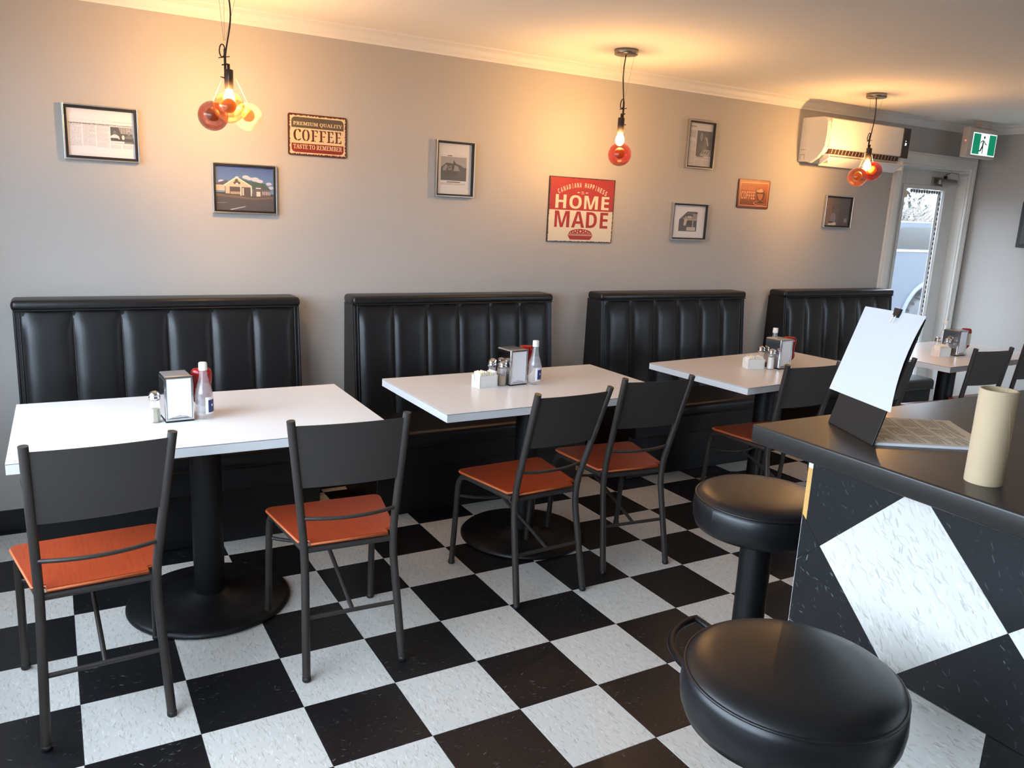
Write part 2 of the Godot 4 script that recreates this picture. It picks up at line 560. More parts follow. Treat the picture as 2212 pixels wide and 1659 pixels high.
# ------------------------------------------------------------------ door and what is outside
func door() -> void:
	# casing and jambs
	var root := structure_root("door_1")
	var x0 := 4.30
	var x1 := 5.22
	var s := st()
	box(s, Vector3(4.205, 0.001, WZ), Vector3(x0 + 0.004, 2.07, WZ + 0.018), 0.003)
	box(s, Vector3(4.225, 0.001, WZ + 0.018), Vector3(4.27, 2.08, WZ + 0.026), 0.003)
	part("casing", done(s), M.trim, root)
	s = st()
	box(s, Vector3(x1 - 0.02, 0.001, WZ), Vector3(5.275, 2.07, WZ + 0.018), 0.003)
	box(s, Vector3(5.225, 0.001, WZ + 0.018), Vector3(5.262, 2.08, WZ + 0.026), 0.003)
	part("casing", done(s), M.trim, root)
	s = st()
	box(s, Vector3(4.205, 2.055, WZ), Vector3(5.275, 2.142, WZ + 0.0185), 0.003)
	box(s, Vector3(4.225, 2.085, WZ + 0.018), Vector3(5.262, 2.125, WZ + 0.026), 0.003)
	part("casing", done(s), M.trim, root)
	s = st()
	box(s, Vector3(x0, -0.002, WZ - 0.155), Vector3(x0 + 0.022, 2.058, WZ - 0.001))
	box(s, Vector3(x1 - 0.022, -0.002, WZ - 0.155), Vector3(x1, 2.058, WZ - 0.001))
	box(s, Vector3(x0 + 0.022, 2.035, WZ - 0.155), Vector3(x1 - 0.022, 2.058, WZ - 0.001))
	part("jamb", done(s), M.trim, root)
	# leaf with a tall glass light
	var zf := -0.742
	var zb := -0.786
	var l0 := x0 + 0.026
	var l1 := x1 - 0.026
	var g0 := 4.50
	var g1 := 5.03
	var y0 := 0.26
	var y1 := 1.875
	s = st()
	box(s, Vector3(l0, 0.008, zb), Vector3(g0, 2.03, zf), 0.002)
	box(s, Vector3(g1, 0.008, zb), Vector3(l1, 2.03, zf), 0.002)
	box(s, Vector3(g0, 0.008, zb), Vector3(g1, y0, zf))
	box(s, Vector3(g0, y1, zb), Vector3(g1, 2.03, zf))
	part("door_leaf", done(s), M.doorpaint, root)
	s = st()
	for b in [[g0 - 0.03, g0 + 0.004, y0 - 0.03, y1 + 0.03], [g1 - 0.004, g1 + 0.03, y0 - 0.03, y1 + 0.03], [g0, g1, y0 - 0.03, y0 + 0.004], [g0, g1, y1 - 0.004, y1 + 0.03]]:
		box(s, Vector3(b[0], b[2], zf), Vector3(b[1], b[3], zf + 0.008), 0.003)
	part("glazing_bead", done(s), M.doorpaint, root)
	s = st(); box(s, Vector3(g0, y0, -0.768), Vector3(g1, y1, -0.764))
	part("pane", done(s), M.pane, root)
	# white border strip with black dashes stuck on the glass
	s = st()
	box(s, Vector3(g1 - 0.055, y0, -0.764), Vector3(g1 - 0.004, y1 - 0.004, -0.7625))
	box(s, Vector3(g0 + 0.1, y1 - 0.03, -0.764), Vector3(g1 - 0.055, y1 - 0.004, -0.7625))
	var strip := part("border_strip", done(s), M.paper, root)
	strip.set_meta("label", "white strip with black dashes along the glass")
	s = st()
	for k in 40:
		var y := y1 - 0.06 - k * 0.041
		if y > y0 + 0.03: box(s, Vector3(g1 - 0.022, y - 0.022, -0.7625), Vector3(g1 - 0.008, y, -0.762))
	for k in 12:
		var x := g0 + 0.115 + k * 0.034
		box(s, Vector3(x, y1 - 0.036, -0.7625), Vector3(x + 0.013, y1 - 0.008, -0.762))
	var da := part("dashes", done(s), M.black, strip)
	da.set_meta("kind", "stuff")
	s = st(); box(s, Vector3(g0 + 0.012, y1 - 0.075, -0.764), Vector3(g0 + 0.075, y1 - 0.02, -0.7628))
	part("sticker", done(s), mat(c8(226, 205, 178), 0.6), root)
	# closer
	var cl := thing("door_closer", "grey metal door closer with folding arm above the glass door", "door closer", Vector3(4.98, 1.945, zf))
	s = st(); box(s, Vector3(-0.15, -0.035, 0.0), Vector3(-0.02, 0.03, 0.012), 0.002); part("mounting_plate", done(s), M.nickel, cl)
	s = st(); rbox(s, Vector3(0.01, 0.0, 0.035), Vector3(0.24, 0.045, 0.046), 0.018, 3); part("body", done(s), M.nickel, cl)
	s = st(); lathe(s, [Vector2(0, -0.045), Vector2(0.012, -0.045), Vector2(0.012, -0.02), Vector2(0, -0.02)], 14, Vector3(-0.04, 0, 0.035), -1); part("valve_cap", done(s), M.nickel, cl)
	s = st(); lathe(s, [Vector2(0, 0.02), Vector2(0.014, 0.02), Vector2(0.014, 0.045), Vector2(0, 0.045)], 14, Vector3(-0.02, 0, 0.035), -1); part("spindle", done(s), M.black_metal, cl)
	s = st()
	tube(s, [Vector3(-0.02, 0.052, 0.035), Vector3(-0.16, 0.058, 0.16)], 0.006, 8)
	tube(s, [Vector3(-0.16, 0.064, 0.16), Vector3(0.06, 0.066, 0.085)], 0.005, 8)
	part("arm", done(s), M.nickel, cl)

func outside() -> void:
	# asphalt yard, a parked car and bare shrubs behind the door
	var s := st(); box(s, Vector3(-30, -0.3, -40), Vector3(40, -0.13, 40))
	var g := part("pavement", done(s), mat(c8(92, 92, 94), 0.9), self)
	g.set_meta("kind", "structure")
	car()
	var bark := mat(c8(112, 104, 96), 0.85)
	var leaf := mat(c8(30, 38, 24), 0.85)
	var k := 0
	for p in [[9.4, -6.6, 2.3, 0], [12.0, -7.0, 2.5, 1], [14.7, -8.4, 2.6, 0], [17.6, -10.4, 2.8, 1]]:
		var t := thing("bare_shrub", ["tangle of bare pale branches leftmost behind the parked car, with dark green low leaves", "tall bare pale shrub second from left behind the parked car", "bare branching shrub third from left behind the parked car", "bare pale shrub furthest right beyond the parked car"][k], "shrub", Vector3(p[0], -0.14, p[1]), 0.0, "bare shrubs outside the door")
		k += 1
		var b := st()
		for m in 9:
			var a := TAU * m / 9.0 + rng.randf() * 0.5
			twig(b, Vector3(cos(a) * 0.15, 0, sin(a) * 0.15), Vector3(cos(a) * 0.35, 1, sin(a) * 0.35).normalized(), p[2] * rng.randf_range(0.35, 0.5), 0.028, 4)
		part("branches", done(b), bark, t)
		var lv := st()
		for m in 900:
			var a := rng.randf() * TAU
			var r := rng.randf_range(0.2, 1.0)
			var c := Vector3(cos(a) * r, rng.randf_range(0.2, 2.8), sin(a) * r)
			var d := Vector3(rng.randf_range(-1, 1), rng.randf_range(-1, 1), rng.randf_range(-1, 1)).normalized() * 0.06
			var e := d.cross(Vector3.UP).normalized() * 0.03
			quad(lv, c - d, c + e, c + d, c - e)
		var lo := part("leaves", done(lv), leaf, t)
		lo.set_meta("kind", "stuff")

func twig(s: SurfaceTool, at: Vector3, dir: Vector3, len_: float, r: float, depth: int) -> void:
	var e := at + dir * len_
	tube(s, [at, at + dir * len_ * 0.5 + Vector3(rng.randf_range(-0.03, 0.03), 0, rng.randf_range(-0.03, 0.03)), e], r, 4)
	if depth == 0: return
	for k in 3:
		var d := (dir + Vector3(rng.randf_range(-0.8, 0.8), rng.randf_range(-0.3, 0.5), rng.randf_range(-0.8, 0.8))).normalized()
		twig(s, at.lerp(e, 1.0 - 0.3 * k * rng.randf()), d, len_ * 0.68, r * 0.62, depth - 1)

func car() -> void:
	var t := thing("parked_car", "grey-blue parked car seen through the glass door, rear wheel and side window", "car", Vector3(8.55, -0.13, -3.9))
	# side profile, rear to the left; local z runs across
	var paint := mat(c8(56, 62, 72), 0.4, 0.1)
	var dark := mat(c8(14, 18, 20), 0.12, 0.0)
	var prof := PackedVector2Array()
	for p in [[-1.02, 0.42], [-1.10, 0.62], [-1.06, 1.38], [-0.72, 1.40], [0.0, 1.40], [2.05, 1.34], [3.35, 1.22], [3.52, 0.95], [3.5, 0.42], [3.3, 0.42]]: prof.append(Vector2(p[0], p[1]))
	for i in 13: prof.append(Vector2(2.75 + 0.5 * cos(PI * i / 12.0), 0.42 + 0.46 * sin(PI * i / 12.0)))
	for i in 13: prof.append(Vector2(0.0 + 0.5 * cos(PI * i / 12.0), 0.42 + 0.55 * sin(PI * i / 12.0)))
	var s := st(); prism(s, prof, -0.9, 0.9); part("body", done(s), paint, t)
	s = st()
	var roof := PackedVector2Array([Vector2(-1.0, 1.38), Vector2(-0.70, 1.75), Vector2(1.1, 1.78), Vector2(1.85, 1.36)])
	prism(s, roof, -0.78, 0.78); part("cabin", done(s), paint, t)
	for sd in [-1, 1]:
		for w in [PackedVector2Array([Vector2(-0.86, 1.42), Vector2(-0.62, 1.69), Vector2(0.42, 1.71), Vector2(0.42, 1.42)]), PackedVector2Array([Vector2(0.5, 1.42), Vector2(0.5, 1.71), Vector2(1.02, 1.70), Vector2(1.6, 1.42)])]:
			s = st(); prism(s, w, (0.781 if sd > 0 else -0.786), (0.786 if sd > 0 else -0.781)); part("side_window", done(s), dark, t)
	s = st(); box(s, Vector3(-1.0, 1.385, 0.86), Vector3(1.7, 1.415, 0.915), 0.005); part("belt_trim", done(s), M.chrome, t)
	s = st(); box(s, Vector3(-1.17, 0.44, -0.85), Vector3(-1.0, 0.66, 0.88), 0.03); part("bumper", done(s), mat(c8(84, 76, 64), 0.6), t)
	s = st()
	var fl := []
	for i in 17: fl.append(Vector3(0.52 * cos(PI * (0.02 + 0.96 * i / 16.0)), 0.42 + 0.57 * sin(PI * (0.02 + 0.96 * i / 16.0)), 0.9))
	tube(s, fl, 0.035, 8); part("wheel_arch", done(s), mat(c8(84, 90, 98), 0.5), t)
	for x in [0.0, 2.75]:
		for z in [-0.78, 0.78]:
			var wh := st()
			var pr := [Vector2(0.2, -0.11), Vector2(0.34, -0.12), Vector2(0.385, -0.10), Vector2(0.40, -0.06), Vector2(0.40, 0.06), Vector2(0.385, 0.10), Vector2(0.34, 0.12), Vector2(0.2, 0.11)]
			lathe(wh, pr, 40)
			for k in 40:
				var a := TAU * k / 40
				var c := Vector3(cos(a) * 0.4, 0, sin(a) * 0.4)
				rbox(wh, c + Vector3(0, 0.075 * (1 if k % 2 == 0 else -1), 0), Vector3(0.03, 0.08, 0.03), 0.004, 1, -1)
			var wm := part("wheel", done(wh), mat(c8(58, 58, 60), 0.8), t, Vector3(x, 0.40, z))
			wm.rotation.x = PI / 2
			var rm := st(); lathe(rm, [Vector2(0, 0.07), Vector2(0.05, 0.09), Vector2(0.07, 0.06), Vector2(0.19, 0.07), Vector2(0.215, 0.112), Vector2(0.2, 0.05), Vector2(0.0, -0.09)], 20)
			for k in 6:
				var a := TAU * k / 6
				tube(rm, [Vector3(cos(a) * 0.04, 0.075, sin(a) * 0.04), Vector3(cos(a) * 0.2, 0.085, sin(a) * 0.2)], 0.02, 6)
			part("rim", done(rm), M.silver, wm)

# ------------------------------------------------------------------ booths
func booths() -> void:
	var proto := make_booth()
	var spots := [[-1.062, "black vinyl booth bench leftmost, under the framed parking lot photo, bluish in daylight"], [0.43, "black vinyl booth bench second from left, behind the table with the cleanly lit white edge"], [2.00, "black vinyl booth bench third from left, under the small coffee cup sign"], [3.60, "black vinyl booth bench furthest right, beside the glass door"]]
	for i in 4:
		if i == 0:
			proto.position = Vector3(spots[0][0], 0, 0); proto.set_meta("label", spots[0][1])
		else: dup(proto, Vector3(spots[i][0], 0, 0), 0.0, spots[i][1])

func make_booth() -> Node3D:
	var t := thing("booth_bench", "", "booth", Vector3.ZERO, 0.0, "black booth benches along the wall")
	var L := 1.225
	var h := L / 2
	var zb := -0.652
	var s := st(); box(s, Vector3(-h + 0.01, 0.001, -0.64), Vector3(h - 0.01, 0.27, -0.145), 0.004); part("base", done(s), M.vinyl_base, t)
	# seat box and cushion
	s = st(); box(s, Vector3(-h + 0.004, 0.27, -0.64), Vector3(h - 0.004, 0.375, -0.075), 0.006); part("seat_box", done(s), M.vinyl_base, t)
	s = st()
	rbox(s, Vector3(0, 0.418, -0.255), Vector3(L, 0.086, 0.42), 0.032, 5)
	part("seat_cushion", done(s), M.vinyl, t)
	s = st()
	var pl := []
	for p in [Vector3(-h + 0.01, 0.385, -0.055), Vector3(h - 0.01, 0.385, -0.055)]: pl.append(p)
	tube(s, pl, 0.004, 6); part("seat_piping", done(s), M.vinyl_base, t)
	# back frame: tapers from 0.21 deep at the seat to 0.15 at the top
	s = st()
	var poly := PackedVector2Array([Vector2(zb, 0.27), Vector2(-0.452, 0.27), Vector2(-0.452, 0.46), Vector2(-0.512, 1.035), Vector2(zb, 1.035)])
	var xf := Transform3D(Basis(Vector3(0, 0, 1), Vector3(0, 1, 0), Vector3(-1, 0, 0)), Vector3.ZERO)
	prism(s, poly, -h + 0.006, h - 0.006, xf)
	part("back_frame", done(s), M.vinyl, t)
	# flat side strips beside the channels
	for sd in [-1, 1]:
		s = st()
		for k in 2:
			var x: float = sd * (h - 0.012 - 0.017 * k)
			tube(s, [Vector3(x, 0.46, -0.450), Vector3(x, 1.03, -0.510)], 0.0035, 6)
		part("side_piping", done(s), M.vinyl, t)
	# channels
	var n := 6
	var w := (L - 0.076) / n
	for c in n:
		s = st(); s.set_smooth_group(0)
		var x0 := -L / 2 + 0.038 + c * w
		var g := []
		var NX := 12
		var NY := 16
		for j in NY + 1:
			var v := float(j) / NY
			var y := 0.445 + v * 0.588
			var zf := lerpf(-0.452, -0.512, (y - 0.46) / 0.575)
			var row := []
			for i in NX + 1:
				var u := float(i) / NX
				var b := pow(maxf(0.0, 1.0 - pow(absf(2 * u - 1), 4.5)), 0.8)
				# the first and last channels are fuller at their outer edge
				var fade := minf(1.0, pow(clampf((1.0 - v) / 0.16, 0, 1), 0.6)) * lerpf(0.75, 1.0, clampf(v * 2, 0, 1))
				row.append(Vector3(x0 + u * w, y, zf - 0.001 + 0.019 * b * fade + 0.003 * fade))
			g.append(row)
		for j in NY:
			for i in NX: quad(s, g[j][i], g[j][i + 1], g[j + 1][i + 1], g[j + 1][i])
		part("back_channel", done(s), M.vinyl, t)
		if c > 0:
			s = st()
			tube(s, [Vector3(x0, 0.47, -0.449), Vector3(x0, 1.0, -0.505)], 0.0018, 5)
			part("seam", done(s), M.gun, t)
	# top roll
	s = st(); rbox(s, Vector3(0, 1.056, -0.573), Vector3(L, 0.048, 0.155), 0.02, 4); part("top_rail", done(s), M.vinyl, t)
	s = st(); tube(s, [Vector3(-h + 0.012, 1.036, -0.497), Vector3(h - 0.012, 1.036, -0.497)], 0.004, 6)
	part("top_piping", done(s), M.vinyl_base, t)
	return t

# ------------------------------------------------------------------ tables and chairs
func tables() -> void:
	var spots := [
		[-1.056, 0.391, -0.012, 1.22, 0.76, "white laminate table leftmost, its top bleached by daylight, in front of the leftmost booth"],
		[0.406, 0.32, 0.012, 1.20, 0.70, "white laminate table second from left, between the booth and two orange seated chairs"],
		[1.995, 0.316, 0.085, 1.20, 0.69, "white laminate table third from left, tinted warm, its corner above the bar stool"],
		[3.735, 0.31, 0.045, 1.20, 0.68, "white laminate table furthest right, partly behind the blank white sheet on the bar"]]
	for p in spots:
		var t := thing("diner_table", p[5], "table", Vector3(p[0], 0, p[1]), p[2], "white diner tables")
		var L: float = p[3] / 2
		var D: float = p[4] / 2
		var s := st(); box(s, Vector3(-L, 0.748, -D), Vector3(L, 0.750, D), 0.0004); part("tabletop", done(s), M.laminate, t)
		s = st(); box(s, Vector3(-L + 0.0002, 0.7465, -D + 0.0002), Vector3(L - 0.0002, 0.748, D - 0.0002)); part("dark_seam", done(s), M.dark_line, t)
		s = st(); box(s, Vector3(-L, 0.715, -D), Vector3(L, 0.7465, D), 0.001); part("edge_band", done(s), M.edge_band, t)
		s = st(); box(s, Vector3(-0.2, 0.700, -0.2), Vector3(0.2, 0.715, 0.2), 0.004); part("mounting_plate", done(s), M.black_metal, t)
		s = st(); tube(s, [Vector3(0, 0.02, 0), Vector3(0, 0.702, 0)], 0.0565, 28); part("column", done(s), M.black_metal, t)
		s = st(); lathe(s, [Vector2(0, 0.0005), Vector2(0.295, 0.0005), Vector2(0.302, 0.006), Vector2(0.302, 0.012), Vector2(0.29, 0.024), Vector2(0.20, 0.034), Vector2(0.08, 0.040), Vector2(0.072, 0.05), Vector2(0, 0.05)], 56); part("base", done(s), M.black_metal, t)

func chairs() -> void:
	# x, z of the seat centre, turn, label
	var spots := [
		[-1.461, 0.856, 0.05, "orange seated metal chair at the leftmost table, the one nearest the left edge", 0.026, 0.200, 0.185],
		[-0.693, 0.854, -0.045, "orange seated metal chair at the right end of the leftmost table", -0.010, 0.205, 0.190],
		[0.165, 0.700, 0.055, "orange seated metal chair at the second table, left of its pair", 0.034, 0.275, 0.176],
		[0.703, 0.617, -0.09, "orange seated metal chair at the second table, right of its pair", 0.038, 0.250, 0.172],
		[1.735, 0.585, -0.03, "orange seated metal chair at the third table, its back left of the blank white sheet", 0.0, 0.255, 0.182],
		[2.265, 0.655, -0.02, "metal chair at the third table, only its post showing right of the blank white sheet", 0.0, 0.240, 0.180],
		[3.345, 0.590, -0.10, "dark metal chair at the furthest table, left of its pair, behind the cardboard tube", 0.0, 0.230, 0.160],
		[3.890, 0.570, -0.05, "dark metal chair at the furthest table, cut by the right edge", 0.0, 0.230, 0.165]]
	for p in spots:
		var c := make_chair(p[4], p[5], p[6])
		c.position = Vector3(p[0], 0, p[1]); c.rotation.y = p[2]; c.set_meta("label", p[3])

func make_chair(tx: float, tz: float, th: float) -> Node3D:
	var t := thing("dining_chair", "", "chair", Vector3.ZERO, 0.0, "metal chairs with orange wooden seats")
	var R := 0.0135
	for sd in [-1.0, 1.0]:
		var s := st()
		tube(s, smooth_path([Vector3(sd * 0.166, 0.012, 0.24), Vector3(sd * 0.150, 0.425, 0.158), Vector3(tx + sd * th, 0.885, tz)], 0.09, 6), R, 14)
		part("rear_post", done(s), M.gun, t)
		s = st()
		tube(s, smooth_path([Vector3(sd * 0.200, 0.012, -0.24), Vector3(sd * 0.196, 0.432, -0.205), Vector3(sd * 0.150, 0.428, 0.150)], 0.07, 8), R * 0.92, 14)
		part("front_leg", done(s), M.gun, t)
		for f in [Vector3(sd * 0.166, 0, 0.241), Vector3(sd * 0.200, 0, -0.2405)]:
			s = st(); lathe(s, [Vector2(0, 0.0), Vector2(0.012, 0.0), Vector2(0.0145, 0.003), Vector2(0.0145, 0.016), Vector2(0, 0.016)], 12)
			part("foot_cap", done(s), M.rubber, t, f)
	# seat: plywood with corners notched round the rear posts, dished a little
	var poly := PackedVector2Array()
	for p in [[-0.132, 0.168], [0.132, 0.168], [0.132, 0.140], [0.166, 0.135]]: poly.append(Vector2(p[0], p[1]))
	for i in 6: poly.append(Vector2(0.190 + 0.022 * cos(PI / 2 * i / 5.0), -0.168 - 0.025 * sin(PI / 2 * i / 5.0)))
	for i in 6: poly.append(Vector2(-0.190 - 0.022 * sin(PI / 2 * i / 5.0), -0.168 - 0.025 * cos(PI / 2 * i / 5.0)))
	for p in [[-0.166, 0.135], [-0.132, 0.140]]: poly.append(Vector2(p[0], p[1]))
	var pts := PackedVector2Array()
	for p in poly: pts.append(Vector2(p.x, -p.y))
	var xf := Transform3D(Basis(Vector3(1, 0, 0), Vector3(0, 0, -1), Vector3(0, 1, 0)), Vector3(0, 0.4435, 0))
	var s := st(); prism(s, pts, 0.0, 0.013, xf)
	var seat := part("seat", done(s), M.seat_wood, t)
	s = st()
	var rim := []
	for p in poly: rim.append(Vector3(p.x, 0.450, p.y))
	tube(s, rim, 0.0045, 6, true)
	part("seat_edge", done(s), M.seat_edge, seat)
	# rails
	s = st(); tube(s, [Vector3(-0.150, 0.428, 0.158), Vector3(0.150, 0.428, 0.158)], 0.0115, 12); part("rear_rail", done(s), M.gun, t)
	var arc := func(x: float, y: float, z: float, bulge: float, drop: float) -> Array:
		var a := []
		for i in 13:
			var u := -1.0 + i / 6.0
			a.append(Vector3(x * u, y - drop * (1 - u * u), z + bulge * (1 - u * u)))
		return a
	s = st(); tube(s, arc.call(0.158, 0.545, 0.172, 0.035, 0.0), 0.0065, 10); part("lumbar_bar", done(s), M.gun, t)
	s = st(); tube(s, [Vector3(-0.158, 0.205, 0.200), Vector3(0.158, 0.205, 0.200)], 0.0075, 10); part("rear_stretcher", done(s), M.gun, t)
	s = st(); tube(s, arc.call(0.196, 0.33, -0.212, 0.05, 0.02), 0.0065, 10); part("front_stretcher", done(s), M.gun, t)
	s = st(); tube(s, [Vector3(0, 0.205, 0.200), Vector3(0, 0.312, -0.16)], 0.0075, 10); part("centre_stretcher", done(s), M.gun, t)
	# sheet metal back between the posts
	s = st(); s.set_smooth_group(0)
	var g := []
	for j in 7:
		var v := j / 6.0
		var y := lerpf(0.655, 0.868, v)
		var k := (y - 0.425) / 0.46
		var x := lerpf(0.150, th, k)
		var z := lerpf(0.158, tz, k)
		var row := []
		for i in 13:
			var u := -1.0 + i / 6.0
			row.append(Vector3(x * u + tx * k, y, z + 0.014 * (1 - u * u) + 0.004))
		g.append(row)
	for j in 6:
		for i in 12:
			quad(s, g[j][i], g[j][i + 1], g[j + 1][i + 1], g[j + 1][i])
	s.set_smooth_group(1)
	var b := Vector3(0, 0, -0.003)
	for j in 6:
		for i in 12:
			quad(s, g[j][i + 1] + b, g[j][i] + b, g[j + 1][i] + b, g[j + 1][i + 1] + b)
	s.set_smooth_group(-1)
	for i in 12:
		quad(s, g[6][i], g[6][i + 1], g[6][i + 1] + b, g[6][i] + b)
		quad(s, g[0][i + 1], g[0][i], g[0][i] + b, g[0][i + 1] + b)
	part("back_plate", done(s), M.gun_plate, t)
	return t

# ------------------------------------------------------------------ bar and stools
func bar() -> void:
	var t := thing("bar_counter", "bar front clad in diagonal black and white vinyl tiles with a bare wood edge", "counter", Vector3(0, 0, 2.25))
	# local z = world z - 2.25; the front faces -x
	var L := 2.6
	var s := st(); box(s, Vector3(0.0, 0.001, 0.0), Vector3(2.4, 1.046, L)); part("body", done(s), M.grout, t)
	s = st(); box(s, Vector3(-0.0009, 0.60, 0.0), Vector3(0.0, 1.045, 0.014)); part("painted_edge", done(s), M.white_paint, t)
	s = st(); box(s, Vector3(-0.0016, 0.875, 0.0005), Vector3(0.0, 1.0, 0.014)); 
	var bw := part("bare_wood_edge", done(s), M.bare_wood, t)
	bw.set_meta("label", "bare wood strip where a tile edge is missing")
	# tiles: local 2D (u = z, v = y); xf maps to the plane x = 0 facing -x
	var xf := Transform3D(Basis(Vector3(0, 0, 1), Vector3(0, 1, 0), Vector3(-1, 0, 0)), Vector3.ZERO)
	var add := func(poly: PackedVector2Array, white: bool, turn: float) -> void:
		var grown := Geometry2D.offset_polygon(poly, -0.0004)
		for p in grown:
			var m := st()
			var c := Vector2(rng.randf(), rng.randf())
			var r := PackedVector2Array()
			for v in p: r.append(v.rotated(turn))
			var back := Transform3D(Basis(Vector3(0, 0, 1), -turn), Vector3.ZERO)
			prism(m, r, 0.0, 0.003, xf * back, 1.0, c)
			part("front_tile", done(m), M.white_tile if white else M.black_tile, t)
	var z0 := 2.25
	# two straight courses at the bottom
	for row in 2:
		for k in 9:
			var a := 2.433 + (k - 1) * T - z0
			var lo := maxf(a, 0.002)
			var hi := minf(a + T, L)
			if hi - lo < 0.01: continue
			add.call(PackedVector2Array([Vector2(lo, row * T + 0.002), Vector2(hi, row * T + 0.002), Vector2(hi, row * T + T), Vector2(lo, row * T + T)]), posmod(k + row, 2) == 0, PI / 2 if posmod(k + row, 2) == 0 else 0.0)
	# diagonal band above
	var q := T / sqrt(2.0)
	var clip_lo := PackedVector2Array([Vector2(0.002, 0.6105), Vector2(L, 0.6105), Vector2(L, 1.045), Vector2(0.002, 1.045)])
	var cz := 2.526 - z0
	var cy := 0.8265
	for a in range(-3, 14):
		for b in range(-2, 3):
			if posmod(a + b, 2) != 0: continue
			var c := Vector2(cz + a * q, cy + b * q)
			var d := PackedVector2Array([c + Vector2(-q, 0), c + Vector2(0, -q), c + Vector2(q, 0), c + Vector2(0, q)])
			for p in Geometry2D.intersect_polygons(d, clip_lo):
				# white and black alternate along the diagonals
				var white: bool = b == 0 and a >= 0
				var pp := p
				if c.x < cz and b == 1:   # the upper end tile stops short of the corner
					var cut := Geometry2D.intersect_polygons(p, PackedVector2Array([Vector2(0.014, 0.5), Vector2(L, 0.5), Vector2(L, 1.2), Vector2(0.014, 1.2)]))
					if cut.size(): pp = cut[0]
				add.call(pp, white, -PI / 4 if white else PI / 4)
	# worktop, a thing of its own
	s = st(); rbox(s, Vector3(1.2 - 0.05, 1.068, 1.17), Vector3(2.5, 0.044, 2.7), 0.005, 3)
	var top := part("countertop", done(s), M.counter, self)
	top.position = Vector3(0, 0, 2.335)
	tag(top, "dark brown speckled laminate bar worktop with rounded edge", "countertop")

func stools() -> void:
	var label := ["round black vinyl bar stool nearest the camera, in front of the tiled bar", "round black bar stool at the bar's far end, half behind the tiled panel edge"]
	var t := thing("bar_stool", label[0], "stool", Vector3(-0.387, 0, 2.580), 0.0, "round black bar stools")
	var s := st()
	lathe(s, [Vector2(0, 0.7805), Vector2(0.08, 0.7800), Vector2(0.14, 0.777), Vector2(0.172, 0.771), Vector2(0.187, 0.763), Vector2(0.1925, 0.755)], 64)
	part("seat_top", done(s), M.vinyl, t)
	s = st()
	lathe(s, [Vector2(0, 0.658), Vector2(0.17, 0.658), Vector2(0.188, 0.664), Vector2(0.196, 0.684), Vector2(0.199, 0.71), Vector2(0.197, 0.738), Vector2(0.192, 0.752), Vector2(0.186, 0.7555), Vector2(0, 0.7555)], 64)
	part("seat_side", done(s), M.vinyl, t)
	s = st()
	var ring := []
	for k in 64: ring.append(Vector3(cos(TAU * k / 64) * 0.1935, 0.7545, sin(TAU * k / 64) * 0.1935))
	tube(s, ring, 0.0032, 6, true); part("seat_piping", done(s), M.vinyl, t)
	s = st(); lathe(s, [Vector2(0, 0.640), Vector2(0.10, 0.640), Vector2(0.10, 0.658), Vector2(0, 0.658)], 24, Vector3.ZERO, -1); part("swivel_plate", done(s), M.black_metal, t)
	s = st(); lathe(s, [Vector2(0.047, 0.02), Vector2(0.047, 0.642)], 28); part("post", done(s), M.black_metal, t)
	s = st(); lathe(s, [Vector2(0, 0.0005), Vector2(0.125, 0.0005), Vector2(0.13, 0.006), Vector2(0.12, 0.016), Vector2(0.06, 0.03), Vector2(0.047, 0.045), Vector2(0, 0.045)], 40); part("base", done(s), M.black_metal, t)
	s = st()
	ring = []
	ring.append(Vector3(0.04, 0.25, 0))
	for k in 33: ring.append(Vector3(cos(-1.6 + 3.2 * k / 32.0) * 0.222, 0.25, sin(-1.6 + 3.2 * k / 32.0) * 0.222))
	ring.append(Vector3(0.04, 0.25, 0))
	ring[0] = Vector3(0, 0.25, -0.04); ring[34] = Vector3(0, 0.25, 0.04)
	tube(s, ring, 0.013, 10)
	part("foot_rest", done(s), M.black_metal, t)
	dup(t, Vector3(0.275, 0, 1.885), PI, label[1])

